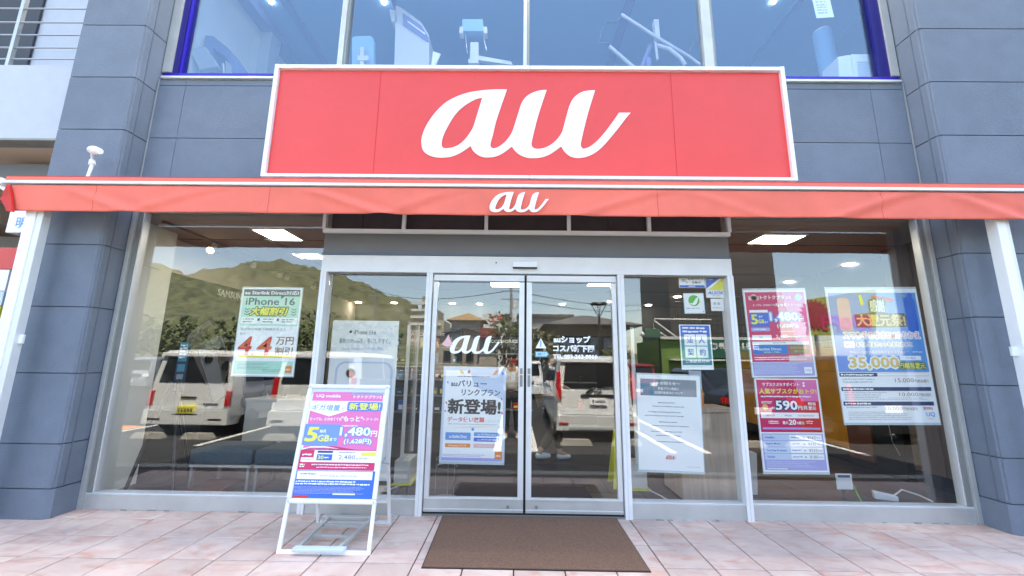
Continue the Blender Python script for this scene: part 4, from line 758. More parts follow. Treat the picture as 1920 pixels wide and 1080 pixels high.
s.rect(.02, .835, .98, .985, 'p_lilac', 2); s.fine(.04, .845, .8, .965, 8, 'p_paleb', 3, .45, seed=55); s.rect(.82, .89, .94, .96, 'p_white', 3); s.text('UQ', .84, .91, .92, .94, 'p_lilac', 4, .02)
s.place('poster', L_, 'upper pink price poster reading 1,480 in the right window', 'poster', (0, rt, 0), 'posters on the shop glass', sleeve=(.018, .002))
W, H, L_, rt = quad(*zq(1400, 700, 5.4, (78, 55), (706, 50), (838, 1000), (175, 995)), .058)
s = Sheet(W, H); s.rect(.02, .015, .98, .585, 'p_magenta', 1); s.rpoly([(.62, .015), (.98, .015), (.98, .585), (.65, .585)], 'p_red', 2); s.rpoly([(.62, .015), (.98, .015), (.98, .25), (.7, .25)], 'p_pink', 3)
s.text('サブスクぷらすポイント', .11, .045, .70, .085, 'p_white', 4, .04); s.disc(.77, .05, .012, 'p_white', 4); s.disc(.77, .08, .014, 'p_white', 4); s.text('人気サブスクがおトク!', .05, .11, .96, .17, 'p_yellow', 4, .05); s.fine(.07, .19, .93, .21, 1, 'p_white', 4, .7, seed=60)
s.text('590', .29, .245, .63, .345, 'p_white', 5, .08, out='p_navy', ob=.12); s.text('円/月', .64, .30, .78, .345, 'p_white', 5, .04); s.text('相当', .80, .26, .92, .295, 'p_white', 5, .04); s.text('還元', .80, .305, .92, .345, 'p_white', 5, .04); s.disc(.12, .315, .032, 'p_gold', 4); s.text('約', .22, .31, .27, .34, 'p_white', 4, .03); s.fine(.07, .25, .26, .28, 2, 'p_white', 4, .6, seed=61)
s.rect(.04, .375, .95, .435, 'p_white', 4); s.text('NETFLIX', .12, .395, .26, .415, 'p_red', 5, 0); s.text('Music', .42, .395, .53, .415, 'p_black', 5, 0); s.text('YouTube Premium', .62, .395, .88, .415, 'p_red', 5, 0)
s.fine(.15, .46, .35, .50, 2, 'p_white', 4, .6, seed=62); s.text('最大', .37, .465, .46, .50, 'p_white', 4, .04); s.text('20', .47, .45, .58, .505, 'p_white', 4, .08); s.text('%還元', .59, .47, .71, .50, 'p_white', 4, .03); s.fine(.74, .46, .86, .5, 2, 'p_white', 4, .4, seed=63)
s.rect(.05, .535, .95, .555, 'p_lilac', 4); s.rect(.02, .60, .98, .985, 'p_lilac', 1)
for k, (a, b) in enumerate((('Netflix', '162'), ('Apple Music', '197'), ('YouTube Premium', '233'), ('TELASA', '180'))):
    v = .61+k*.068; s.rect(.04, v, .96, v+.06, 'p_paleb', 2); s.rect(.45, v+.002, .95, v+.058, 'p_white', 3); s.text(a, .07, v+.02, .07+.021*len(a), v+.042, 'p_blue', 4, .02); s.text('▶', .66, v+.022, .69, v+.042, 'p_grey', 4, 0); s.text('¥'+b, .73, v+.013, .86, v+.047, 'p_grey', 4, 0); s.fine(.47, v+.022, .62, v+.04, 1, 'p_lblue', 4, .6, seed=64+k); s.fine(.87, v+.025, .94, v+.045, 1, 'p_lgrey', 4, .5, seed=70+k)
s.fine(.06, .89, .9, .96, 4, 'p_paleb', 2, .4, seed=75); s.fine(.06, .962, .4, .975, 1, 'p_white', 2, .8, seed=76)
s.place('poster', L_, 'lower pink price poster reading 590 with a list of four prices', 'poster', (0, rt, 0), 'posters on the shop glass', sleeve=(.0, .022))
# big blue poster
c_ = zq(1540, 530, 6.75, (62, 75), (1195, 85)); c2 = zq(1550, 670, 7.71, (1650, 945), (262, 945))
W, H, L_, rt = quad(c_[0], c_[1], c2[0], c2[1], .058)
s = Sheet(W, H); s.rect(.015, .03, .985, .635, 'p_skyb', 1); s.rpoly([(.015, .03), (.42, .03), (.3, .635), (.015, .635)], 'p_lblue', 2); s.rpoly([(.60, .35), (.985, .2), (.985, .635), (.5, .635)], 'p_skyb', 2)
rr = random.Random(9)
for k in range(26): u, v = rr.uniform(.05, .95), rr.uniform(.05, .3); s.disc(u, v, rr.uniform(.008, .022), rr.choice(['p_lblue', 'p_blue', 'p_skyb', 'p_paleb']), 3)
s.rrect(.10, .07, .24, .33, 'p_lpink', 4, .03); s.rrect(.84, .06, .96, .34, 'p_blue', 4, .04)    # two plain rounded stand-ins for the mascots
s.text('UQ三太郎', .35, .05, .46, .11, 'p_yellow', 5, .03) if 0 else s.rpoly([(.35, .05), (.38, .045), (.40, .12), (.36, .13)], 'p_yellow', 4)
s.rpoly([(.49, .05), (.72, .075), (.74, .105), (.50, .075)], 'p_red', 4); s.text('感謝', .46, .085, .62, .18, 'p_cream', 5, .05, out='p_black', ob=.12)
s.rpoly([(.27, .20), (.46, .185), (.82, .19), (.84, .22), (.83, .295), (.55, .30), (.28, .30)], 'p_black', 4); s.text('大還元祭!', .29, .20, .82, .29, 'p_gold', 6, .07)
s.text('スマホそのままSIMのりかえ', .12, .335, .95, .385, 'p_pink', 5, .01, out='p_white', ob=.13); s.rrect(.11, .405, .23, .455, 'p_white', 4, .012); s.text('&でんき&ネットもまとめると', .25, .412, .85, .447, 'p_navy', 5, .01, out='p_white', ob=.13); s.text('特典①〜③の各種適用条件をすべて達成で', .16, .475, .80, .498, 'p_white', 5, .0); s.fine(.84, .48, .95, .495, 1, 'p_white', 5, .4, seed=80); s.fine(.13, .42, .21, .445, 1, 'p_lpink', 5, .6, seed=81)
s.text('35,000', .14, .525, .67, .615, 'p_gold', 6, .05, out='p_white', ob=.12); s.rect(.69, .515, .92, .548, 'p_white', 5); s.text('合計最大', .75, .522, .86, .54, 'p_blue', 6, .0); s.text('円相当還元', .67, .565, .95, .61, 'p_yellow', 6, .05, out='p_dgreen', ob=.1)
def bar(v, u1=.97, t=None): s.rect(.015, v, u1, v+.028, 'p_navy', 2); s.fine(.03, v+.006, .38, v+.022, 1, 'p_white', 3, .8, seed=int(v*1000))
bar(.64, .42); s.rect(.42, .64, .97, .665, 'p_lpink', 2); s.rect(.425, .644, .965, .661, 'p_white', 3)
bar(.745); bar(.85)
s.text('15,000', .60, .68, .80, .715, 'p_brown', 3, -.005); s.text('円相当還元', .81, .69, .96, .712, 'p_brown', 3, 0); s.text('10,000', .62, .785, .82, .815, 'p_brown', 3, -.005); s.text('円相当還元', .83, .79, .96, .812, 'p_brown', 3, 0); s.text('10,000', .45, .885, .63, .915, 'p_brown', 3, -.005); s.text('円相当還元', .64, .89, .79, .912, 'p_brown', 3, 0); s.text('機種変更OK', .85, .888, .95, .91, 'p_red', 3, .02)
s.fine(.04, .68, .4, .72, 2, 'p_lgrey', 3, .5, seed=90); s.fine(.04, .78, .5, .84, 5, 'p_lgrey', 3, .45, seed=91); s.fine(.5, .82, .95, .84, 2, 'p_lgrey', 3, .45, seed=95); s.fine(.04, .885, .4, .9, 1, 'p_lgrey', 3, .5, seed=92); s.fine(.05, .92, .78, .985, 5, 'p_lgrey', 3, .4, seed=93); s.text('UQ', .87, .925, .96, .96, 'p_skyb', 3, .03); s.fine(.88, .968, .95, .976, 1, 'p_lpink', 3, .7, seed=94)
s.place('poster', L_, 'large blue poster reading 35,000 at the right end of the right window', 'poster', (0, rt, 0), 'posters on the shop glass', sleeve=(.02, .022))
# lettering on the doors
p = at(843, 663, .004); p2 = at(937.5, 663, .004)
q = MB(); logo(q, p.x, p.z, p2.x-p.x, 'p_white', .004, .0008); q = tag(q.build('door_lettering', loc=(p.x, .004, p.z)), 'white au lettering stuck on the left sliding door', 'lettering')
q = MB(); q.slab([at(a, b, .003) for a, b in ((828, 645), (832, 641), (837, 634), (841, 627), (844, 636), (849, 646), (843, 649), (838, 650), (832, 648))], (0, .0008, 0), 'p_lpink'); tag(q.build('pink_sticker', loc=at(838, 640, .003)), 'pale pink bell shaped sticker left of the au lettering on the door', 'sticker')
o = T('door_text', 'white shop name and telephone lettering on the right sliding door', 'lettering', at(1037, 672, .004))
def wtext(t, x0, y0, x1, y1, Y, m, bold=.03):
    a, b = at(x0, y1, Y), at(x1, y0, Y); v, f, p0, p1, q0, q1 = glyphs(t, bold); g = MB(); g.add([(a.x+(x-p0)/(p1-p0)*(b.x-a.x), Y, a.z+(y-q0)/(q1-q0)*(b.z-a.z)) for x, y in v], f, m); return g
for t, a in (('auショップ', (1038, 630, 1107, 643)), ('コスパ新下関', (1037, 647, 1114, 660)), ('TEL 083-263-8866', (1037, 665, 1120, 672))): wtext(t, *a, .004, 'p_white', .05).build('line', o)
q = MB(); q.slab([at(a, b, .004) for a, b in ((1014, 634), (1024.5, 653), (1004, 653))], (0, .0008, 0), 'p_white'); q.slab([at(a, b, .0034) for a, b in ((1013, 638), (1015, 638), (1015, 650), (1013, 650))], (0, .0004, 0), 'p_skyb'); tag(q.build('warning_sticker', loc=at(1014, 645, .004)), 'white triangular warning sticker on the right sliding door', 'sticker')
q = MB(); q.slab([at(a, b, .0046) for a, b in ((1003, 658.5), (1026, 658.5), (1030, 664), (1026, 670), (1003, 670))], (0, .0006, 0), 'p_teal'); q.slab([at(a, b, .004) for a, b in ((1005, 660), (1025, 660), (1027.5, 664), (1025, 668), (1005, 668))], (0, .0004, 0), 'p_cyan')
g = wtext('自動ドア', 1008, 661.5, 1022, 666.5, .0035, 'p_navy', 0); q.add(g.v, g.f, 'p_navy'); tag(q.build('arrow_sticker', loc=at(1014, 664, .004)), 'pale blue arrow shaped sticker below the warning triangle', 'sticker')

# ================================================================== MAT AND EASEL SIGN ON THE PAVEMENT
a, b, c, d = ag(832, 967), ag(1153, 971), ag(1217, 1071), ag(797, 1064)
q = MB(); q.slab([(a.x, -.035, .002), (d.x-.015, -.965, .002), (c.x, -.965, .002), (b.x, -.035, .002)], (0, 0, .011), 'mat_brown'); o = T('entrance_mat', 'brown coir entrance mat on the tiles in front of the sliding doors', 'mat', (.15, -.5, 0)); q.build('pile', o, bevel=.003)
q = MB(); q.slab([(a.x-.008, -.028, .001), (d.x-.023, -.972, .001), (c.x+.008, -.972, .001), (b.x+.008, -.028, .001)], (0, 0, .005), 'rubber'); q.build('edging', o)
st = T('a_frame_sign', 'white framed A-frame sign with pink and blue price poster on the pavement', 'sandwich board', (-1.38, -.55, 0))
ft, tp = Vector((-1.385, -.80, 0)), Vector((-1.40, -.53, 1.19)); dz = (tp-ft); Lh = dz.length; U = dz.normalized(); XV = Vector((1, 0, 0)); NV = Vector((0, -U.z, U.y)).normalized()
if NV.y > 0: NV = -NV
def fp(x, t, n=0): return ft+XV*x+U*t+NV*n     # point on the leaning front frame
def bar_(mb, x0, t0, x1, t1, wd, m, n0=-.02, n1=0.0):
    if abs(x1-x0) > abs(t1-t0): pts = [(x0, t0-wd/2), (x1, t1-wd/2), (x1, t1+wd/2), (x0, t0+wd/2)]
    else: pts = [(x0-wd/2, t0), (x0+wd/2, t0), (x1+wd/2, t1), (x1-wd/2, t1)]
    mb.hexa([fp(x, t, n0) for x, t in pts]+[fp(x, t, n1) for x, t in pts], m)
bw = .33
q = MB(); bar_(q, -bw, 0, -bw, .34, .028, 'signwhite'); q.build('leg', st, bevel=.003); q = MB(); bar_(q, bw, 0, bw, .34, .028, 'signwhite'); q.build('leg', st, bevel=.003)
q = MB(); bar_(q, -bw+.015, .014, bw-.015, .014, .028, 'signwhite'); q.build('foot_rail', st, bevel=.003)
t0, t1, hw = .325, Lh, .345
for (x0, ta, x1, tb) in ((-hw+.018, t0+.036, -hw+.018, t1-.036), (hw-.018, t0+.036, hw-.018, t1-.036)): q = MB(); bar_(q, x0, ta, x1, tb, .034, 'signwhite', -.018, .008); q.build('frame_side', st, bevel=.006)
for t in (t0+.018, t1-.018): q = MB(); bar_(q, -hw, t, hw, t, .035, 'signwhite', -.018, .008); q.build('frame_rail', st, bevel=.012)
for x in (-hw+.02, hw-.02):
    for t in (t0+.02, t1-.02): q = MB(); q.ball(fp(x, t, .0085), .006, 'steel', n=8); q.build('corner_screw', st)
q = MB(); bar_(q, 0, t0+.036, 0, t1-.036, 2*hw-.072, 'p_white', -.012, -.008); q.build('backing', st)
W, H = 2*hw-.075, t1-t0-.075; s = Sheet(W, H)
s.rect(0, 0, 1, .055, 'p_paleb', 1); s.rect(.02, .03, .98, .60, 'p_pink', 1); s.rpoly([(.02, .03), (.55, .03), (.35, .6), (.02, .6)], 'p_pink', 2)
s.text('UQ mobile', .07, .055, .40, .09, 'p_white', 3, .05); s.text('トクトクプラン2', .58, .06, .96, .09, 'p_white', 3, .05); s.rect(.02, .12, .97, .135, 'p_white', 3)
s.rpoly([(.02, .13), (.52, .13), (.52, .215), (.29, .27), (.02, .215)], 'p_white', 3); s.text('ギガ増量', .04, .155, .42, .215, 'p_lblue', 4, .01, .1); s.text('で', .43, .185, .48, .215, 'p_lblue', 4, 0); s.rrect(.51, .125, .99, .215, 'p_lblue', 4, .02); s.text('新登場!', .54, .135, .96, .205, 'p_yellow', 5, .05, out='p_blue', ob=.09)
s.text('使っても、使わなくても', .04, .28, .46, .31, 'p_white', 3, .04); s.text('"もっと"', .46, .265, .74, .315, 'p_white', 3, .06); s.text('トクトク!', .75, .28, .95, .305, 'p_white', 3, .03)
s.rect(.0, .345, .46, .54, 'p_lblue', 3); s.text('5', .02, .375, .18, .505, 'p_yellow', 4, .10, .1); s.text('GB', .19, .445, .34, .505, 'p_yellow', 4, .06); s.text('毎月', .20, .395, .28, .425, 'p_white', 4, .04); s.text('まで', .35, .47, .44, .50, 'p_white', 4, .04)
s.fine(.48, .35, .7, .365, 1, 'p_white', 3, .7, seed=100); s.text('1,480', .47, .37, .87, .46, 'p_white', 4, .06, out='p_lblue', ob=.1); s.text('円', .88, .40, .96, .455, 'p_white', 4, .05); s.text('(1,628円)', .54, .475, .90, .53, 'p_white', 4, .05, out='p_lblue', ob=.09)
s.rpoly([(.0, .58), (.2, .545), (.45, .55), (.7, .575), (.98, .58), (.98, .76), (0, .76)], 'p_magenta', 2); s.rpoly([(.0, .575), (.12, .552), (.3, .548), (.5, .57), (.3, .56), (.12, .562), (.0, .585)], 'p_white', 4)
s.rect(.02, .585, .98, .69, 'p_white', 3); s.rect(.02, .585, .18, .65, 'p_magenta', 4); s.fine(.03, .615, .17, .635, 1, 'p_white', 5, .7, seed=101); s.fine(.04, .66, .17, .68, 1, 'p_lgrey', 4, .5, seed=102); s.rect(.22, .59, .42, .608, 'p_navy', 4); s.rect(.22, .62, .42, .675, 'p_blue', 4); s.text('30', .235, .632, .31, .665, 'p_yellow', 5, .05); s.fine(.32, .64, .40, .66, 1, 'p_white', 5, .6, seed=103)
s.fine(.5, .595, .78, .612, 1, 'p_grey', 4, .5, seed=104); s.text('2,480', .50, .625, .72, .67, 'p_grey', 4, .01); s.fine(.73, .645, .93, .668, 1, 'p_lgrey', 4, .6, seed=105); s.rpoly([(.78, .60), (.97, .595), (.985, .63), (.80, .635)], 'p_yellow', 5)
s.fine(.02, .705, .1, .74, 2, 'p_white', 4, .6, seed=106); s.fine(.17, .705, .95, .72, 1, 'p_white', 4, .6, seed=107); s.fine(.24, .73, .9, .745, 1, 'p_white', 4, .45, seed=108)
s.rect(0, .765, 1, 1, 'p_blue', 2); s.rect(.01, .77, .97, .84, 'p_white', 3); s.fine(.05, .785, .27, .805, 1, 'p_grey', 4, .6, seed=109); s.fine(.3, .80, .92, .82, 1, 'p_lgrey', 4, .6, seed=110)
s.fine(.01, .85, .96, .89, 2, 'p_white', 3, .6, seed=111); s.fine(.01, .90, .96, .965, 6, 'p_lilac', 3, .4, seed=112); s.rect(.5, .955, .78, .968, 'p_white', 3); s.rect(.01, .975, .2, .995, 'p_red', 3)
q = MB(); q.v = [tuple(fp(-W/2+x, t0+.0375+z, -.0075-y)) for x, y, z in s.mb.v]; q.f, q.m, q.ms, q.sm = s.mb.f, s.mb.m, s.mb.ms, s.mb.sm; q.build('poster_print', st)
for x in (-bw+.02, bw-.02):
    q = MB(); a, b = Vector((ft.x+x, -.225, 0)), tp+Vector((x, .02, -.03)); q.hexa([a+Vector((-.012, -.012, 0)), a+Vector((.012, -.012, 0)), a+Vector((.012, .012, 0)), a+Vector((-.012, .012, 0)), b+Vector((-.012, -.012, 0)), b+Vector((.012, -.012, 0)), b+Vector((.012, .012, 0)), b+Vector((-.012, .012, 0))], 'whitepaint'); q.build('leg', st)
q = MB(); q.box(ft.x-bw+.034, ft.x+bw-.034, -.237, -.213, 0, .026, 'whitepaint'); q.build('foot_rail', st, bevel=.003)
def lerp(t): return Vector((ft.x, -.225+(-.51+.225)*t, 1.16*t))
q = MB(); c0 = lerp(.17); q.box(ft.x-bw+.034, ft.x+bw-.034, c0.y-.008, c0.y+.008, c0.z-.012, c0.z+.012, 'whitepaint'); q.build('cross_rail', st)
q = MB(); q.tube([fp(bw, .62, -.02), lerp(.45)+Vector((bw-.02, 0, 0))], .006, 'alu', 8); q.build('stay', st)
# folding ladder like stay between the feet
A0, A1, B0, B1 = Vector((-1.62, -.815, .02)), Vector((-1.36, -.815, .02)), Vector((-1.66, -.24, .03)), Vector((-1.34, -.24, .03))
q = MB(); q.box(-1.60, -1.22, -.835, -.775, .0285, .05, 'p_paleb'); q.build('front_plate', st, bevel=.004); q = MB(); q.box(-1.66, -1.18, -.25, -.20, .0275, .06, 'alu'); q.build('rear_plate', st, bevel=.004)
for x0, x1 in ((-1.57, -1.60), (-1.27, -1.22)): q = MB(); q.hexa([(x0-.012, -.78, .03), (x0+.012, -.78, .03), (x1+.012, -.22, .035), (x1-.012, -.22, .035), (x0-.012, -.78, .055), (x0+.012, -.78, .055), (x1+.012, -.22, .06), (x1-.012, -.22, .06)], 'alu'); q.build('slide_rail', st)
for y in (-.60, -.40): q = MB(); q.box(-1.572, -1.262, y, y+.02, .035, .05, 'alu'); q.build('rung', st)
# ================================================================== NEIGHBOUR ON THE LEFT
nb = T('neighbour_building', 'pale neighbouring building with balcony parapet and railing on the far left', 'building', (-8, 2, 0))
q = MB(); q.box(-14, -4.79, .0, .12, 3.74, 4.66, 'nbwhite'); q.box(-14, -4.79, .12, 4, 3.735, 3.76, 'soffit_beige'); q.box(-14, -4.79, -.02, .14, 3.715, 3.739, 'concrete'); q.build('balcony_parapet', nb)
q = MB(); q.box(-14, -4.79, 1.5, 4.2, 3.77, 9, 'nbwhite'); q.box(-14, -4.79, 3.9, 4.19, 0, 3.73, 'nbwhite'); q.each('wall', nb)
q = MB(); q.box(-14, at(66, 60, 1.46).x, 1.46, 1.49, 4.4, 8.6, 'nbdark'); q.build('window', nb)
for k, z in enumerate((4.78, 4.93, 5.10, 5.27, 5.46)): q = MB(); q.tube([(-14, .05, z), (-4.79, .05, z)], .009, 'steel', 8); q.build('rail', nb)
for x in (-5.9, -7.2): q = MB(); q.box(x-.02, x+.02, .03, .07, 4.66, 5.6, 'alu'); q.build('post', nb)
for k in range(3): q = MB(); q.box(-14, -4.79, .9+k*1.0, .905+k*1.0, 3.728, 3.734, 'concrete'); q.build('soffit_joint', nb)
q = MB(); q.box(-14, -5.0, 3.2, 3.8, 2.6, 3.6, 'nbwhite'); q.box(-14, -5.0, 2.9, 3.8, 2.35, 2.59, 'alu'); q.build('fascia', nb)
pe = at(8, 425, .1); p2 = at(58, 392, .1)
o = T('neighbour_sign', 'small white sign box with two blue characters behind the left awning post', 'sign', (-5.3, .1, 2.7)); q = MB(); q.box(-5.52, -5.02, .1, .35, 2.70, 2.98, 'p_white'); q.build('box', o, bevel=.004)
v, f, a, b_, c, d = glyphs('明ば', 0); q = MB(); q.add([(-5.42+(x-a)/(b_-a)*.26, .096, 2.745+(y-c)/(d-c)*.13) for x, y in v], f, 'p_skyb'); q.build('lettering', o)
o = T('neighbour_poster_stand', 'red, white and yellow notice panels on the far left behind the awning post', 'notice board', (-6.3, 1.2, 0))
for (z0, z1, m) in ((2.32, 2.56, 'p_red'), (2.08, 2.31, 'p_white'), (1.92, 2.07, 'p_paleb'), (1.78, 1.91, 'p_yellow'), (1.35, 1.77, 'p_paleb'), (.4, 1.34, 'concrete')): q = MB(); q.box(-8.6, -5.35 if z0 > 2.2 else -5.5, .2, .24, z0, z1, m); q.build('panel', o)

# ================================================================== THE STREET BEHIND THE CAMERA (seen mirrored in the glass)
mat('carwhite', (.82, .85, .87), .25, coat=.6); mat('carsilver', (.45, .47, .49), .25, .6, coat=.5); mat('carblack', (.012, .012, .014), .2, coat=.8); mat('carred', (.25, .015, .02), .25, coat=.6)
mat('carglass', (.012, .015, .017), .06); mat('tyre', (.02, .02, .02), .8); mat('lampred', (.55, .01, .01), .2); mat('chrome', (.7, .7, .72), .12, 1)
mat('hill', (.095, .105, .05), .9, nz=.5, nscale=.25, bump=1.0, bscale=.8); mat('foliage', (.10, .135, .045), .8, nz=.35, nscale=2, perobj=.15); mat('foliage2', (.12, .12, .04), .8, nz=.35, nscale=3); mat('bark', (.12, .09, .07), .9)
mat('w_beige', (.42, .37, .30), .8, nz=.05); mat('w_white', (.7, .7, .68), .8); mat('w_grey', (.3, .3, .3), .8, nz=.08); mat('w_green', (.15, .26, .06), .8, nz=.08); mat('bill_yellow', (.40, .40, .07), .6); mat('bill_red', (.38, .04, .05), .6); mat('w_dgreen', (.02, .12, .07), .6); mat('r_brown', (.30, .19, .08), .8); mat('r_grey', (.10, .10, .10), .8, nz=.1); mat('w_tile', (.065, .06, .055), .5, nz=.1); mat('w_tilejoint', (.16, .155, .15), .8); mat('r_red', (.25, .06, .05), .7); mat('winglass', (.03, .04, .05), .1)
def car(name, label, cx, y0, paint, W, H, L, kind, detail, group='cars parked in front of the shop', front=False):
    o = T(name, label, 'car' if kind != 'van' else 'van', (cx, y0, ASZ), group); o.rotation_euler = (0, 0, pi if front else 0)
    hb = W/2; bz = H*(.60 if kind != 'sedan' else .66)
    if kind == 'van': st_ = [(0, H, .10), (-.25, H, .1), (-L*.5, H, .0), (-L*.80, H-.02, -.1), (-L*.90, bz+.06, -.0), (-L, bz-.12, 0)]
    elif kind == 'mini': st_ = [(0, H-.04, .22), (-.3, H, .2), (-L*.55, H, .0), (-L*.68, H-.08, -.2), (-L*.84, bz+.05, 0), (-L, bz-.2, 0)]
    else: st_ = [(0, bz+.02, .0), (-L*.12, bz+.06, 0), (-L*.3, H, .1), (-L*.6, H, 0), (-L*.78, bz+.04, 0), (-L, bz-.2, 0)]
    def sec(i):
        y, zr, sl = st_[i]; n_ = .94 if i in (0, len(st_)-1) else 1.0; cab = zr > bz+.2
        pts = [(hb*n_*.93, .20), (hb*n_, .38), (hb*n_, bz*.8), (hb*n_*.985, min(bz, zr-.03)), (hb*n_*(.88 if cab else .93), zr-.07), (hb*n_*(.78 if cab else .8), zr), (0, zr+.02)]
        pts = pts+[(-x, z) for x, z in pts[-2::-1]]
        return [(x, y-sl*max(0, z-bz*.7)/(H-bz*.7)*1.0, z) for x, z in pts]
    S_ = [sec(i) for i in range(len(st_))]; n_ = len(S_[0]); q = MB(); V = [p for s_ in S_ for p in s_]
    q.add(V, [(i*n_+k, (i+1)*n_+k, (i+1)*n_+k+1, i*n_+k+1) for i in range(len(S_)-1) for k in range(n_-1)], paint, False); q.add(S_[0], [tuple(range(n_))], paint); q.add(S_[-1], [tuple(range(n_))[::-1]], paint)
    q.add(V, [(i*n_, i*n_+n_-1, (i+1)*n_+n_-1, (i+1)*n_) for i in range(len(S_)-1)], 'black')
    q.build('body', o, bevel=.02, local=True)
    # side glass
    for sg_ in (1, -1):
        for i in range(1, len(st_)-2):
            if st_[i][1] < bz+.2 or st_[i+1][1] < bz+.2: continue
            A, B = S_[i], S_[i+1]; ix = (3, 4) if sg_ > 0 else (n_-4, n_-5)
            lo0, hi0, lo1, hi1 = [Vector(t_) for t_ in (A[ix[0]], A[ix[1]], B[ix[0]], B[ix[1]])]; e = Vector((.012*sg_, 0, 0))
            f1 = lambda u, v_: (lo0.lerp(lo1, u)).lerp(hi0.lerp(hi1, u), v_)
            q = MB(); q.slab([f1(.04, .06)+e*.3, f1(.96, .06)+e*.3, f1(.96, .96)+e*.3, f1(.04, .96)+e*.3], e, 'carglass'); q.build('side_window', o, local=True)
    y_at = lambda z: st_[0][0]-st_[0][2]*max(0, z-bz*.7)/(H-bz*.7)
    def rear(x0, x1, z0, z1, m, nm, d=.02, tp=0, par=o):
        q = MB(); a, b = y_at(z0)+d, y_at(z1)+d; q.hexa([(x0, a-d-.02, z0), (x1, a-d-.02, z0), (x1, a, z0), (x0, a, z0), (x0+tp, b-d-.02, z1), (x1-tp, b-d-.02, z1), (x1-tp, b, z1), (x0+tp, b, z1)], m); return q.build(nm, par, bevel=.006, local=True)
    if kind != 'sedan':
        rear(-hb*.80, hb*.80, bz+.02, H-.14, 'carglass', 'rear_window', .012, .07); rear(-hb*.84, hb*.84, .52, bz-.01, paint, 'tailgate', .018, .01)
        rear(-hb*.98, hb*.98, .22, .50, paint, 'bumper', .07, .02); rear(-hb*.86, hb*.86, H-.12, H-.05, paint, 'roof_spoiler', .05, .02)
    else:
        rear(-hb*.9, hb*.9, .25, .5, paint, 'bumper', .07, .02); rear(-hb*.8, hb*.8, .52, bz-.05, paint, 'boot_lid', .015, .02)
    if detail == 'van':
        for s_ in (-1, 1): rear(*sorted((s_*hb*.83, s_*hb*.95)), .58, .86, 'lampred', 'tail_lamp', .03); rear(*sorted((s_*hb*.55, s_*hb*.85)), .30, .335, 'black', 'bumper_vent', .075)
        rear(-.17, .17, .43, .57, 'p_yellow', 'number_plate', .085); rear(-.17, .14, .72, .75, 'black', 'tailgate_handle', .03); rear(.3, .6, .60, .63, 'p_grey', 'badge', .03); rear(-.25, .25, .40, .42, 'black', 'plate_recess', .075)
        for k, m in enumerate(('black',)*5): rear(-.13+k*.06, -.095+k*.06, .46, .53, m, 'plate_character', .09)
    if detail == 'van2':
        for s_ in (-1, 1): rear(*sorted((s_*hb*.85, s_*hb*.97)), .75, 1.15, 'lampred', 'tail_lamp', .03); rear(*sorted((s_*hb*.6, s_*hb*.9)), .28, .33, 'black', 'bumper_vent', .075)
        rear(-.17, .17, .6, .74, 'p_white', 'number_plate', .03)
    if detail == 'mini':
        for s_ in (-1, 1): rear(*sorted((s_*hb*.84, s_*hb*.96)), .82, 1.34, 'lampred', 'tail_lamp', .03, .01); rear(*sorted((s_*hb*.7, s_*hb*.92)), .34, .37, 'lampred', 'reflector', .085)
        rear(-.32, .36, .84, .90, 'black', 'plate_recess', .025); pl_ = rear(-.15, .19, .70, .83, 'p_white', 'number_plate', .035); rear(-.10, -.07, .73, .80, 'p_navy', 'plate_character', .04); rear(-.04, .16, .74, .79, 'p_grey', 'plate_character', .04)
        q = MB(); R_ = .07
        for rx, rz, zz in ((.075, .05, 0), (.03, .048, 0), (.055, .02, .015)): q.tube([(.02+rx*cos(2*pi*k/20), y_at(.95)+.03, .96+zz+rz*sin(2*pi*k/20)) for k in range(21)], .005, 'chrome', 6, cap=False)
        q.build('emblem', o, local=True); q = MB(); q.tube([(-.05, y_at(1.0)+.03, 1.02), (-.14, y_at(1)+.06, .98), (-.20, y_at(1)+.03, .92)], .022, 'black', 8); q.build('rear_wiper', o, local=True); rear(-hb*.7, hb*.7, .24, .30, 'p_lgrey', 'bumper_trim', .085)
    if detail == 'black':
        for s_ in (-1, 1): rear(*sorted((s_*hb*.55, s_*hb*.93)), bz-.18, bz-.06, 'lampred', 'tail_lamp', .03)
        rear(-.17, .17, .55, .68, 'p_white', 'number_plate', .03); q = MB(); q.hexa([(-hb*.72, -L*.13, bz+.07), (hb*.72, -L*.13, bz+.07), (hb*.62, -L*.3, H-.03), (-hb*.62, -L*.3, H-.03), (-hb*.72, -L*.13, bz+.085), (hb*.72, -L*.13, bz+.085), (hb*.62, -L*.3, H-.015), (-hb*.62, -L*.3, H-.015)], 'carglass'); q.build('rear_window', o, local=True)
    if detail == 'far':
        for s_ in (-1, 1): rear(*sorted((s_*hb*.6, s_*hb*.92)), .62, .76, 'plastic_white', 'headlight', .03)
        rear(-.17, .17, .38, .5, 'p_white', 'number_plate', .08); rear(-hb*.5, hb*.5, .6, .72, 'black', 'grille', .03)
    for s_ in (-1, 1):
        for yy in (-.62, -L+.62):
            wq = MB(); wq.tube([(s_*(hb-.20), yy, .29), (s_*(hb-.005), yy, .29)], .29, 'tyre', 24); wo = wq.build('wheel', o, local=True); wq = MB(); wq.tube([(s_*(hb-.012), yy, .29), (s_*(hb+.004), yy, .29)], .18, 'carsilver', 14); wq.build('rim', wo, local=True)
    return o
car('parked_van', 'white boxy van with yellow number plate mirrored in the left window', -6.50, -4.15, 'carwhite', 1.74, 1.66, 3.5, 'van', 'van')
car('parked_van', 'white van mirrored behind the easel sign, second from the left', -4.03, -4.15, 'carwhite', 1.72, 1.66, 3.5, 'van', 'van2')
car('parked_minivan', 'white people carrier with red tail lamps mirrored in the right sliding door', 1.62, -4.15, 'carwhite', 1.66, 1.64, 3.9, 'mini', 'mini')
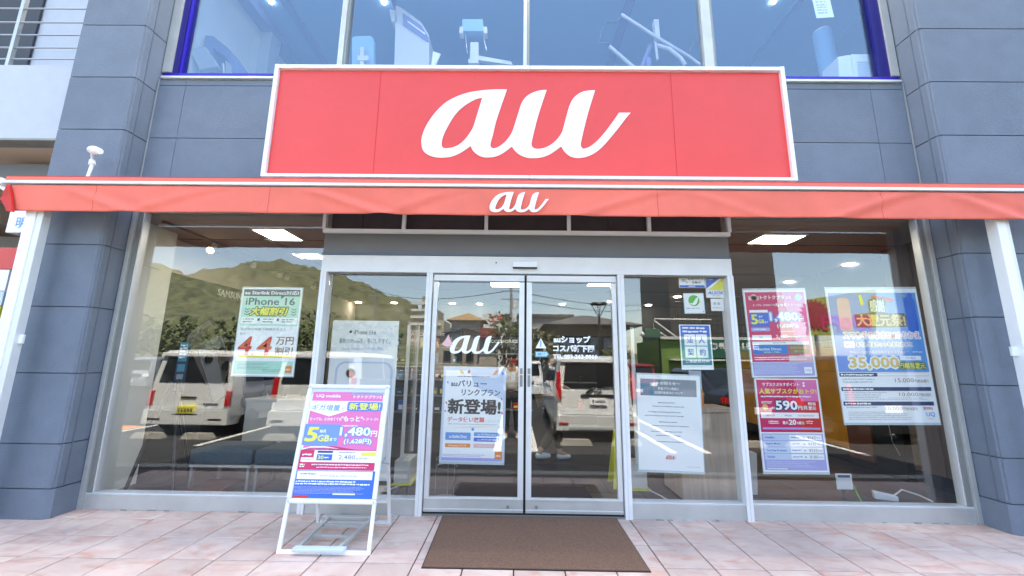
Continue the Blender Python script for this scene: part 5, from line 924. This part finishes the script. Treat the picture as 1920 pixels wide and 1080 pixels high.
car('parked_sedan', 'glossy black car mirrored at the right, beside the pink posters', 4.9, -4.2, 'carblack', 1.75, 1.40, 4.3, 'sedan', 'black')
car('parked_van', 'black people carrier mirrored at the far right under the blue poster', 7.55, -4.3, 'carblack', 1.75, 1.72, 4.3, 'van', 'van2')
car('parked_hatchback', 'silver car facing the shop, mirrored small at the left edge of the left window', -17.5, -14.5, 'carsilver', 1.7, 1.5, 4.0, 'mini', 'far', 'cars parked across the lot')
car('parked_hatchback', 'white car further off, mirrored above the silver one', -20.5, -20, 'carwhite', 1.7, 1.6, 4.0, 'mini', 'far', 'cars parked across the lot')
car('parked_hatchback', 'dark red car mirrored in front of the green building', 4.9, -12.4, 'carred', 1.7, 1.5, 4.0, 'mini', 'far', 'cars parked across the lot')
car('parked_hatchback', 'white car mirrored far behind the white minivan', .35, -13.0, 'carwhite', 1.7, 1.55, 3.9, 'mini', 'far', 'cars parked across the lot')
for k, (x, lab) in enumerate(((-6.95, 'concrete wheel stop under the left tail of the first van'), (-6.0, 'concrete wheel stop under the right tail of the first van'), (-4.45, 'concrete wheel stop under the left tail of the second van'), (-3.5, 'concrete wheel stop under the right tail of the second van'), (1.15, 'concrete wheel stop under the left of the white minivan'), (2.1, 'concrete wheel stop under the right of the white minivan'), (4.4, 'concrete wheel stop left behind the black car'), (5.4, 'concrete wheel stop right behind the black car'))):
    q = MB(); q.hexa([(x-.3, -3.95, ASZ), (x+.3, -3.95, ASZ), (x+.3, -3.78, ASZ), (x-.3, -3.78, ASZ), (x-.24, -3.91, ASZ+.11), (x+.24, -3.91, ASZ+.11), (x+.24, -3.82, ASZ+.11), (x-.24, -3.82, ASZ+.11)], 'concrete'); tag(q.build('wheel_stop', loc=(x, -3.86, ASZ), bevel=.006), lab, 'wheel stop', 'wheel stops in the car park')
# hill
sil = [(40, 505), (120, 500), (200, 498), (281, 491), (310, 497), (340, 512), (359, 521), (383, 515), (414, 506), (460, 494), (500, 488), (530, 486), (561, 495), (597, 503), (623, 511), (645, 514), (673, 525), (701, 541), (734, 553), (768, 564), (800, 590), (850, 620), (960, 655), (1300, 668), (1700, 668), (2100, 665)]
sp = [av(x, y, 250) for x, y in sil]; q = MB(); NXh, NYh = 420, 60
def hz(x):
    for a, b in zip(sp, sp[1:]):
        if a.x <= x <= b.x: return a.z+(b.z-a.z)*(x-a.x)/(b.x-a.x)
    return sp[0].z if x < sp[0].x else sp[-1].z
hv_ = []
for j in range(NYh+1):
    t = j/NYh; y = -80-230*t
    for i in range(NXh+1):
        x = -330+620*i/NXh; g_t = min(1, ((-y-80)/170)); z = hz(x*250/max(120, -y+0) if 0 else x)*(g_t**1.15) if y > -250 else hz(x)*(1-(-y-250)/120)
        z += (3.0*noise.noise(Vector((x*.09, y*.09, 0)))+3.2*noise.noise(Vector((x*.27, y*.27, 5))))*min(1, z/12)+ASZ; hv_.append((x, y, z-.2))
q.add(hv_, [(j*(NXh+1)+i, j*(NXh+1)+i+1, (j+1)*(NXh+1)+i+1, (j+1)*(NXh+1)+i) for j in range(NYh) for i in range(NXh)], 'hill', True); S(q.build('hill'), 'wooded hill beyond the car park')
# trees and shrubs
def tree(label, x, y, h, wd, m='foliage', n=420, seed=1, name='broadleaf_tree', group='trees across the car park', leaf=.22, cat='tree'):
    o = T(name, label, cat, (x, y, ASZ), group); rr = random.Random(seed); z0 = h*.28
    q = MB(); q.tube([(0, 0, 0), (.05*h*.1, 0, h*.3), (0, .05, h*.62)], [.035*h, .026*h, .01*h], 'bark', 8)
    for k in range(5): a = k*1.3; q.tube([(0, 0, h*.3+k*.04*h), (cos(a)*wd*.35, sin(a)*wd*.35, h*.55+k*.06*h)], [.012*h, .005*h], 'bark', 6)
    q.build('trunk', o, local=True); q = MB(); cl = [(rr.uniform(-.32, .32)*wd, rr.uniform(-.32, .32)*wd, z0+rr.uniform(.15, .85)*(h-z0), rr.uniform(.16, .3)*wd) for _ in range(11)]
    for k in range(n):
        cx_, cy_, cz_, cr = rr.choice(cl); d = Vector((rr.gauss(0, 1), rr.gauss(0, 1), rr.gauss(0, .8))).normalized()*cr*rr.uniform(.6, 1.1); p = Vector((cx_, cy_, cz_))+d
        a = Vector((rr.uniform(-1, 1), rr.uniform(-1, 1), rr.uniform(-1, 1))).normalized()*leaf*rr.uniform(.6, 1.3); b = a.cross(Vector((rr.uniform(-1, 1), rr.uniform(-1, 1), rr.uniform(-1, 1)))).normalized()*leaf*.5
        q.add([p-a, p+b, p+a, p-b], [(0, 1, 2, 3)], m)
    q.build('foliage', o, local=True)
def tv(px, D): return av(px, 640, D).x
for k, (px, D, h, wd, lab) in enumerate(((1015, 16, 3.0, 2.2, 'bushy tree left of the pavilion'), (1045, 17, 2.6, 2.0, 'smaller bushy tree beside it'), (1140, 15.5, 2.4, 2.0, 'bushy tree right of the street lamp'), (945, 24, 5.0, 3.2, 'dark tree beside the utility pole'), (700, 60, 7, 8, 'broad tree at the foot of the hill, left of the tower house'), (620, 62, 8, 9, 'broad tree at the foot of the hill, second from the tower house'), (540, 60, 7, 9, 'broad tree at the foot of the hill in the middle of the left window'), (450, 60, 8, 9, 'broad tree at the foot of the hill left of the green poster'), (360, 58, 7, 9, 'broad tree at the foot of the hill above the first van'), (270, 58, 8, 10, 'broad tree at the left end of the hill'))):
    tree(lab, tv(px, D), -D, h, wd, 'foliage' if k not in (0, 2) else 'foliage2', 520, k, leaf=.16 if D < 30 else .5)
def bld_box(q, a, b, y0, y1, z0, z1, m): q.box(min(a, b), max(a, b), y0, y1, z0, z1, m)
def windows(o, x0, x1, z0, z1, y, nx, nz, m='winglass', fr='w_white'):
    dx, dz = (x1-x0)/nx, (z1-z0)/nz
    for i in range(nx):
        for j in range(nz):
            a, b, c, d = x0+i*dx+dx*.18, x0+(i+1)*dx-dx*.18, z0+j*dz+dz*.2, z0+(j+1)*dz-dz*.2
            q = MB(); q.box(a-.06, b+.06, y, y+.05, c-.06, d+.06, fr); w_ = q.build('window', o); q = MB(); q.box(a, b, y+.051, y+.06, c, d, m); q.build('pane', w_)
# apartment block far off
o = T('apartment_block', 'stepped beige apartment block far away beside the hill', 'building', (-38, -150, 0)); A = av(765, 600, 150).x; B = av(833, 600, 150).x
q = MB(); q.box(A, B, -165, -150, 0, 16.5, 'w_beige'); q.box(A+2, B-3, -165, -150.0, 16.6, 21, 'w_beige'); q.box(A+5, B-6, -165, -150, 21.1, 26, 'w_beige'); q.build('wall', o)
for z in (14.5, 17.3, 20, 22.6): q = MB(); q.box(A+1, B-1-(z-14)*.5, -149.9, -149.4, z, z+.9, 'w_white'); q.build('balcony', o)
# tower house with hipped roof, gabled wall before it
def hip(o, x0, x1, y0, y1, z, h, m, ov=.5, rx=.0):
    xm = (x0+x1)/2; q = MB(); a, b, c, d = (x0-ov, y1+ov, z), (x1+ov, y1+ov, z), (x1+ov, y0-ov, z), (x0-ov, y0-ov, z); t1, t2 = (xm-rx, (y0+y1)/2, z+h), (xm+rx, (y0+y1)/2, z+h)
    q.poly([a, b, t2, t1], m); q.poly([b, c, t2], m); q.poly([c, d, t1, t2], m); q.poly([d, a, t1], m); q.poly([a, d, c, b], m); q.build('roof', o)
A, B = av(845, 640, 40), av(900, 640, 40); ze = av(870, 601, 40).z; zt = av(870, 583, 40).z
o = T('tower_house', 'grey house with brown hipped roof mirrored above the au on the left door', 'building', (A.x, -42, 0)); q = MB(); q.box(A.x, B.x, -44, -40, 0, ze, 'w_grey'); q.build('wall', o); hip(o, A.x, B.x, -44, -40, ze+.01, zt-ze, 'r_brown', .6); windows(o, A.x+.4, B.x-.4, ze-2.2, ze-.6, -40, 3, 1)
A, B = av(815, 680, 34), av(925, 680, 34); z1 = av(870, 632, 34).z; z2 = av(870, 617, 34).z
o = T('gabled_house', 'beige gabled house with arched windows mirrored behind the au on the left door', 'building', (A.x, -36, 0)); q = MB(); xm = (A.x+B.x)/2; q.slab([(A.x, -34, 0), (B.x, -34, 0), (B.x, -34, z1), (xm, -34, z2), (A.x, -34, z1)], (0, -5, 0), 'w_beige'); q.build('wall', o); q = MB(); q.hexa([(A.x-.3, -39, z1), (xm, -39, z2), (xm, -33.7, z2), (A.x-.3, -33.7, z1), (A.x-.3, -39, z1+.15), (xm, -39, z2+.15), (xm, -33.7, z2+.15), (A.x-.3, -33.7, z1+.15)], 'r_grey'); q.hexa([(xm, -39, z2), (B.x+.3, -39, z1), (B.x+.3, -33.7, z1), (xm, -33.7, z2), (xm, -39, z2+.15), (B.x+.3, -39, z1+.15), (B.x+.3, -33.7, z1+.15), (xm, -33.7, z2+.15)], 'r_grey'); q.build('roof', o); windows(o, A.x+.6, B.x-.6, 1.0, 2.6, -34, 4, 1, 'winglass', 'w_grey')
# white building with red letters
A, B = av(905, 600, 60), av(956, 600, 60); z1 = av(930, 588, 60).z
o = T('white_building', 'white building with red characters mirrored left of the utility pole', 'building', (A.x, -62, 0)); q = MB(); q.box(A.x, B.x, -66, -60, 0, z1, 'w_white'); q.build('wall', o); q = MB(); q.box(A.x-3, A.x-.01, -66, -60.5, 0, z1-1.6, 'w_white'); q.build('wing', o)
v, f, a, b_, c, d = glyphs('エモ', .03); q = MB(); xa, xb = av(918, 600, 60).x, av(946, 600, 60).x; q.add([(xa+(x-a)/(b_-a)*(xb-xa), -59.95, z1-1.4+(y-c)/(d-c)*1.05) for x, y in v], f, 'p_red'); q.build('lettering', o); windows(o, A.x+.3, B.x-.3, 3.5, 5.8, -60, 4, 1)
# small red canopy shop
A, B = av(898, 640, 30), av(932, 640, 30); o = T('red_canopy_shop', 'low shop with faded red canopy mirrored beside the gabled house', 'building', (A.x, -31, 0)); q = MB(); q.box(A.x, B.x, -33, -30.6, 0, av(915, 625, 30).z-.4, 'w_beige'); q.build('wall', o); q = MB(); q.box(A.x, B.x, -33, -30, av(915, 625, 30).z-.39, av(915, 615, 30).z, 'r_red'); q.build('canopy', o)
# pavilion
A, B = av(1045, 650, 26), av(1160, 650, 26); ze = av(1090, 611, 26).z; zt = av(1090, 583, 26).z
o = T('pavilion_shop', 'low shop with wide grey pyramid roof mirrored in the right sliding door', 'building', (A.x, -28, 0)); q = MB(); q.box(A.x, B.x, -32, -26, 0, ze-.02, 'nbdark'); q.build('wall', o); hip(o, A.x-.6, B.x+1.2, -33, -25, ze, zt-ze, 'r_grey', .5, .4); windows(o, A.x+.3, B.x-.3, 1.0, ze-.3, -26, 4, 1, 'w_grey', 'black')
q = MB(); q.box(A.x+2.6, B.x, -25.9, -25.7, 1.0, 1.9, 'r_red'); q.build('shop_sign_board', o)
A, B = av(950, 640, 45), av(1010, 640, 45); z1 = av(985, 595, 45).z; o = T('flat_roof_building', 'grey flat roofed building mirrored behind the pavilion', 'building', (A.x, -47, 0)); q = MB(); q.box(A.x, B.x+4, -52, -45, 0, z1, 'w_grey'); q.build('wall', o); q = MB(); q.box(A.x-.3, B.x+4.3, -52.3, -44.7, z1+.01, z1+.4, 'r_grey'); q.build('roof', o); windows(o, A.x+1, B.x, 2.5, z1-.6, -45, 5, 1)
# street lamp, utility poles, wires
p = av(1126, 690, 15); ztp = av(1126, 568, 15).z
o = T('street_lamp', 'street lamp with an inverted cone lantern mirrored in the right sliding door', 'street lamp', (p.x, -15, ASZ)); q = MB(); q.tube([(p.x, -15, ASZ), (p.x, -15, ztp-.75)], .06, 'black', 10); q.build('pole', o); q = MB()
for k in range(4): a = k*pi/2+.4; q.tube([(p.x, -15, ztp-.75), (p.x+.36*cos(a), -15+.36*sin(a), ztp-.05)], .02, 'black', 6)
q.tube([(p.x, -15, ztp-.08), (p.x, -15, ztp)], [.40, .36], 'black', 18); q.build('lantern', o)
def pole(px, D, ytop, lab, tr=True):
    p = av(px, 600, D); z = av(px, ytop, D).z; o = T('utility_pole', lab, 'utility pole', (p.x, -D, ASZ), 'utility poles behind the car park'); q = MB(); q.tube([(p.x, -D, ASZ), (p.x, -D, z)], .15, 'concrete', 10, .1); q.build('pole', o)
    for k in range(2): q = MB(); q.box(p.x-.9, p.x+.9, -D-.05, -D+.05, z-.5-k*.7, z-.42-k*.7, 'steel'); q.build('crossarm', o)
    if tr:
        for k in range(2): q = MB(); q.tube([(p.x+.32, -D, z-2.0-k*1.1), (p.x+.32, -D, z-1.3-k*1.1)], .22, 'plastic_white', 12); q.build('transformer', o)
    return Vector((p.x, -D, z-.4))
w1 = pole(958, 30, 536, 'utility pole with white transformers mirrored beside the left door stile'); w2 = pole(1250, 60, 560, 'thin utility pole mirrored left of the dark tiled building', False); w3 = pole(700, 55, 540, 'utility pole mirrored against the hill in the left sidelight', False)
for a, b, lab in ((w1, w2, 'upper power line between the poles on the right'), (w1-Vector((0, 0, .7)), w2-Vector((0, 0, .8)), 'lower power line between the poles on the right'), (w3, w1, 'power line crossing in front of the hill')):
    q = MB(); q.tube([a.lerp(b, t/12)-Vector((0, 0, 1.0*sin(pi*t/12))) for t in range(13)], .03, 'black', 6, cap=False); tag(q.build('power_line', loc=a), lab, 'power line', 'power lines behind the car park')
# dark tiled building
A, B = av(1255, 560, 40), av(1458, 560, 40); o = T('dark_tiled_building', 'tall dark grey tiled building mirrored at the right of the doors', 'building', (A.x, -42, 0)); q = MB(); q.box(A.x, B.x, -50, -40, 0, 22, 'w_tile'); q.build('wall', o); q = MB(); x = A.x+.4
while x < B.x: q.box(x, x+.06, -39.995, -39.97, 0, 22, 'w_tilejoint'); x += .62
z = 1.0
while z < 22: q.box(A.x, B.x, -39.969, -39.95, z, z+.05, 'w_tilejoint'); z += .95
jo = q.build('tile_joints', o); jo['kind'] = 'stuff'
# green building
A, A2, B = av(1240, 640, 13.4), av(1212, 640, 15.5), av(1500, 640, 13.4); zt = av(1300, 637, 13.4).z
o = T('green_building', 'green painted shop with dark green sign band mirrored in the right sidelight', 'building', (A.x, -15, 0)); q = MB(); q.hexa([(A.x, -13.4, ASZ), (B.x, -13.4, ASZ), (B.x, -18, ASZ), (A2.x, -17, ASZ), (A.x, -13.4, zt), (B.x, -13.4, zt), (B.x, -18, zt), (A2.x, -17, zt)], 'w_green'); q.build('wall', o)
q = MB(); q.box(A.x-.1, B.x, -13.5, -13.25, zt+.01, zt+.12, 'w_white'); q.build('roof_edge', o); q = MB(); x1_ = av(1325, 640, 13.2).x; q.box(x1_, B.x, -13.39, -13.15, av(1400, 672, 13.2).z, zt-.02, 'w_dgreen'); q.build('sign_band', o)
v, f, a, b_, c, d = glyphs('鶏ぎ', .03); q = MB(); q.add([(x1_+.9-(x-a)/(b_-a)*.8, -13.14, av(1400, 656, 13.2).z+(y-c)/(d-c)*.3) for x, y in v], f, 'p_white'); v, f, a, b_, c, d = glyphs('ョ31', .03); q.add([(x1_+2.2-(x-a)/(b_-a)*.7, -13.14, av(1400, 656, 13.2).z+(y-c)/(d-c)*.3) for x, y in v], f, 'p_white'); q.build('lettering', o)
q = MB(); q.box(A.x+.3, x1_+2, -13.38, -13.1, av(1300, 676, 13.2).z, av(1300, 673, 13.2).z, 'w_white'); q.build('door_canopy', o)
for (a, b) in ((1217, 1236),): windows(o, av(a, 680, 15).x-.3, av(b, 680, 15).x-.3, .3+0.2, 1.4, -15.0, 3, 1) if 0 else None
windows(o, A.x+.3, A.x+1.6, .0, 1.25, -13.39, 2, 1); windows(o, av(1345, 690, 13.4).x, av(1372, 690, 13.4).x, .3, 1.3, -13.39, 1, 1); windows(o, av(1400, 690, 13.4).x, av(1450, 690, 13.4).x, .3, 1.3, -13.39, 2, 1)
q = MB(); q.tube([(A.x-.2, -13.6, zt+.1), (A.x-.2, -13.6, zt+.9), (x1_+.5, -13.6, zt+.9)], .035, 'w_white', 6); q.tube([(A.x-.2, -13.6, zt+.85), (A.x+.8, -13.6, zt+.1)], .035, 'w_white', 6); q.tube([(A.x-.2, -13.6, zt+.5), (A.x+.4, -13.6, zt+.1)], .03, 'w_white', 6); q.build('roof_truss', o)
o = T('hanging_sign', 'dark green projecting sign mirrored left of the green building', 'sign', av(1224, 625, 12.5)); q = MB(); a, b = av(1211, 633, 12.5), av(1238, 616, 12.5); q.box(a.x, b.x, -12.6, -12.45, a.z, b.z, 'w_dgreen'); q.build('board', o); q = MB(); q.tube([((a.x+b.x)/2, -12.55, b.z), ((a.x+b.x)/2+.1, -12.55, b.z+.5)], .03, 'black', 6); q.tube([(b.x-.02, -12.55, a.z), (b.x-.02, -12.55, ASZ)], .04, 'black', 6); q.build('pole', o); q = MB(); q.ball((a.x-.12, -12.5, (a.z+b.z)/2-.05), .1, 'plastic_white'); q.build('lamp', o)
# yellow board and orange band
c_ = [av(x, y, 19) for x, y in ((1518, 628), (1645, 628), (1645, 541), (1518, 561))]; o = T('yellow_billboard', 'yellow roadside billboard with red burst mirrored in the right window', 'billboard', c_[0]); q = MB(); q.slab(c_, (0, -.2, 0), 'bill_yellow'); q.build('board', o)
q = MB()
for xx in (c_[0].x+.5, c_[1].x-.5): q.tube([(xx, -19.1, ASZ), (xx, -19.1, c_[0].z)], .1, 'steel', 8)
q.build('posts', o)['kind'] = 'stuff'; cc = av(1530, 590, 18.98); q = MB(); q.poly([(cc.x+(.95 if k % 2 else .72)*cos(2*pi*k/40), -18.96, cc.z+(.95 if k % 2 else .72)*sin(2*pi*k/40)) for k in range(40)], 'bill_red'); q.build('burst', o)
v, f, a, b_, c, d = glyphs('限0円', .03); q = MB(); xa, xb, za, zb = av(1545, 620, 18.9).x, av(1640, 620, 18.9).x, av(1600, 620, 18.9).z, av(1600, 590, 18.9).z; q.add([(xb-(x-a)/(b_-a)*(xb-xa), -18.95, za+(y-c)/(d-c)*(zb-za)) for x, y in v], f, 'p_magenta'); q.build('lettering', o)
# guard fence along the back of the car park
o = T('mesh_fence', 'low white fence along the back of the car park', 'fence', (-20, -24, ASZ)); 
for k in range(16): x = -34+k*2.2; q = MB(); q.tube([(x, -26, ASZ), (x, -26, .95)], .03, 'w_white', 6); q.build('post', o)
for z in (.35, .65, .93): q = MB(); q.tube([(-34, -26, z), (-1, -26, z)], .02, 'w_white', 6); q.build('rail', o)

# ================================================================== PEOPLE
mat('skin', (.52, .33, .25), .5); mat('hair', (.015, .012, .01), .5); mat('cloth_white', (.72, .72, .70), .85); mat('cloth_navy', (.02, .025, .04), .85); mat('cloth_black', (.013, .013, .016), .85); mat('cloth_khaki', (.10, .075, .05), .85); mat('clog', (.70, .76, .78), .5); mat('case_red', (.6, .03, .03), .35)
def skin(name, parent, V, E, Rd, m, root=0, sub=2):
    me = bpy.data.meshes.new(name); me.from_pydata(V, E, []); me.materials.append(MATS[m]); o = bpy.data.objects.new(name, me); col.objects.link(o); o.parent = parent
    sk = o.modifiers.new('skin', 'SKIN'); 
    if not me.skin_vertices: me.attributes
    bm = bmesh.new(); bm.from_mesh(me); ly = bm.verts.layers.skin.verify()
    for i, v in enumerate(bm.verts): v[ly].radius = (Rd[i], Rd[i]) if not isinstance(Rd[i], tuple) else Rd[i]; v[ly].use_root = (i == root)
    bm.to_mesh(me); bm.free(); sk.use_smooth_shade = True; ss = o.modifiers.new('subsurf', 'SUBSURF'); ss.levels = sub; ss.render_levels = sub; return o
def hand_chain(V, E, Rd, wi, wr, d, side, curl):
    d = Vector(d).normalized(); lat = d.cross(Vector((0, 0, 1))); lat = lat.normalized() if lat.length > .1 else Vector((1, 0, 0)); nrm = lat.cross(d)
    pm = Vector(wr)+d*.05; V.append(tuple(pm)); Rd.append((.036, .018)); pi_ = len(V)-1; E.append((wi, pi_))
    for k in range(4):
        o_ = lat*(-.03+.02*k); L0 = (.030, .034, .032, .025)[k]; a = pm+o_+d*.045; b = a+d*L0+nrm*curl*.4*L0; c = b+d*L0*.7*(1-curl*.6)+nrm*curl*L0
        i0 = len(V); V.extend([tuple(a), tuple(b), tuple(c)]); Rd.extend([.009, .0085, .008]); E.extend([(pi_, i0), (i0, i0+1), (i0+1, i0+2)])
    a = pm+lat*side*.035+d*.005; b = a+lat*side*.022+d*.028; i0 = len(V); V.extend([tuple(a), tuple(b)]); Rd.extend([.011, .009]); E.extend([(pi_, i0), (i0, i0+1)])
def person(label, loc, rz, J, top, low, shoe, hairm='hair'):
    o = T('person', label, 'person', loc); o.rotation_euler = (0, 0, rz)
    V = [J['pelvis'], J['waist'], J['chest'], J['neck'], J['head']]; Rd = [(.15, .11), (.13, .10), (.155, .11), .055, .095]; E = [(0, 1), (1, 2), (2, 3), (3, 4)]
    V.append(tuple(Vector(J['head'])+Vector((0, 0, .085)))); Rd.append(.075); E.append((4, 5))
    for s_ in ('l', 'r'):
        i = len(V); V.extend([J['sh'+s_], J['el'+s_], J['wr'+s_]]); Rd.extend([.058, .042, .028]); E.extend([(2, i), (i, i+1), (i+1, i+2)])
        hand_chain(V, E, Rd, i+2, J['wr'+s_], Vector(J['wr'+s_])-Vector(J['el'+s_]), 1 if s_ == 'l' else -1, J.get('curl', .4))
        i = len(V); V.extend([J['hip'+s_], J['kn'+s_], J['an'+s_], J['toe'+s_]]); Rd.extend([.085, .058, .042, .035]); E.extend([(0, i), (i, i+1), (i+1, i+2), (i+2, i+3)])
    skin('body', o, V, E, Rd, 'skin')
    V = [J['pelvis'], J['waist'], J['chest'], tuple(Vector(J['neck'])-Vector((0, 0, .03)))]; Rd = [(.17, .13), (.150, .12), (.172, .13), .07]; E = [(0, 1), (1, 2), (2, 3)]
    for s_ in ('l', 'r'):
        i = len(V); m_ = Vector(J['sh'+s_]).lerp(Vector(J['el'+s_]), J.get('sleeve', .8)); V.extend([J['sh'+s_], tuple(m_)]); Rd.extend([.074, .060]); E.extend([(2, i), (i, i+1)])
    skin('shirt', o, V, E, Rd, top)
    V = [tuple(Vector(J['pelvis'])+Vector((0, 0, .04)))]; Rd = [(.165, .125)]; E = []
    for s_ in ('l', 'r'):
        i = len(V); V.extend([J['hip'+s_], J['kn'+s_], tuple(Vector(J['kn'+s_]).lerp(Vector(J['an'+s_]), .88))]); Rd.extend([.102, .078, .066]); E.extend([(0, i), (i, i+1), (i+1, i+2)])
    skin('trousers', o, V, E, Rd, low)
    for s_ in ('l', 'r'):
        a, t_ = Vector(J['an'+s_]), Vector(J['toe'+s_]); d = (t_-a); d.z = 0; d.normalize(); h = a+Vector((0, 0, -.045))-d*.05
        skin('shoe', o, [tuple(h), tuple(h+d*.11), tuple(h+d*.23-Vector((0, 0, .01)))], [(0, 1), (1, 2)], [(.045, .045), (.052, .045), (.045, .032)], shoe)
    hd = Vector(J['head']); q = MB(); q.ball(hd+Vector((0, -.022, .075)), .112, hairm, .92, .98, .88, 16); q.build('hair', o, local=True)
    q = MB(); q.ball(hd+Vector((0, .105, .03)), .018, 'skin', .8, 1, 1.3, 8); q.build('nose', o, local=True)
    for s_ in (-1, 1): q = MB(); q.ball(hd+Vector((s_*.033, .090, .055)), .011, 'black', 1.2, .7, .8, 8); q.build('eye', o, local=True); q = MB(); q.ball(hd+Vector((s_*.096, .0, .035)), .026, 'skin', .4, .8, 1.2, 8); q.build('ear', o, local=True)
    q = MB(); q.ball(hd+Vector((0, .093, -.012)), .02, 'case_red', 1.2, .5, .35, 8); q.build('mouth', o, local=True); return o
Jp = dict(pelvis=(0, 0, .90), waist=(0, .0, 1.06), chest=(0, .0, 1.27), neck=(0, .01, 1.43), head=(0, .03, 1.54), shl=(-.19, 0, 1.36), shr=(.19, 0, 1.36), ell=(-.24, .14, 1.20), elr=(.26, .12, 1.20), wrl=(-.10, .30, 1.45), wrr=(.14, .30, 1.45),
          hipl=(-.09, 0, .86), hipr=(.09, 0, .86), knl=(-.10, .03, .48), knr=(.11, .0, .48), anl=(-.11, 0, .09), anr=(.13, -.03, .09), toel=(-.13, .13, .04), toer=(.16, .10, .04), curl=.7, sleeve=.9)
person('person in white shirt and black trousers photographing the shop, mirrored between the doors', (-.07, -4.36, ASZ), 0, Jp, 'cloth_white', 'cloth_black', 'clog')
o = T('phone', 'phone in a red case held up by the mirrored person', 'phone', (0, -4.02, 1.4)); q = MB(); q.box(-.085, .075, -4.026, -4.014, 1.362, 1.438, 'case_red'); q.build('case', o, bevel=.004); q = MB(); q.box(-.08, .07, -4.0275, -4.0265, 1.366, 1.434, 'blackpanel'); q.build('screen', o)
Ji = dict(pelvis=(0, 0, .90), waist=(0, .02, 1.05), chest=(0, .05, 1.25), neck=(0, .06, 1.41), head=(0, .09, 1.51), shl=(-.17, .05, 1.33), shr=(.17, .05, 1.33), ell=(-.21, .16, 1.09), elr=(.21, -.05, 1.08), wrl=(-.16, .34, 1.02), wrr=(.2, .06, .86),
          hipl=(-.08, 0, .86), hipr=(.08, 0, .86), knl=(-.08, .16, .50), knr=(.09, .06, .48), anl=(-.08, .20, .09), anr=(.08, -.20, .16), toel=(-.08, .34, .04), toer=(.09, -.10, .06), curl=.3, sleeve=.9)
person('person in dark top, khaki trousers and pale clogs walking inside the shop', (.50, 2.05, 0), R(-70), Ji, 'cloth_navy', 'cloth_khaki', 'clog')
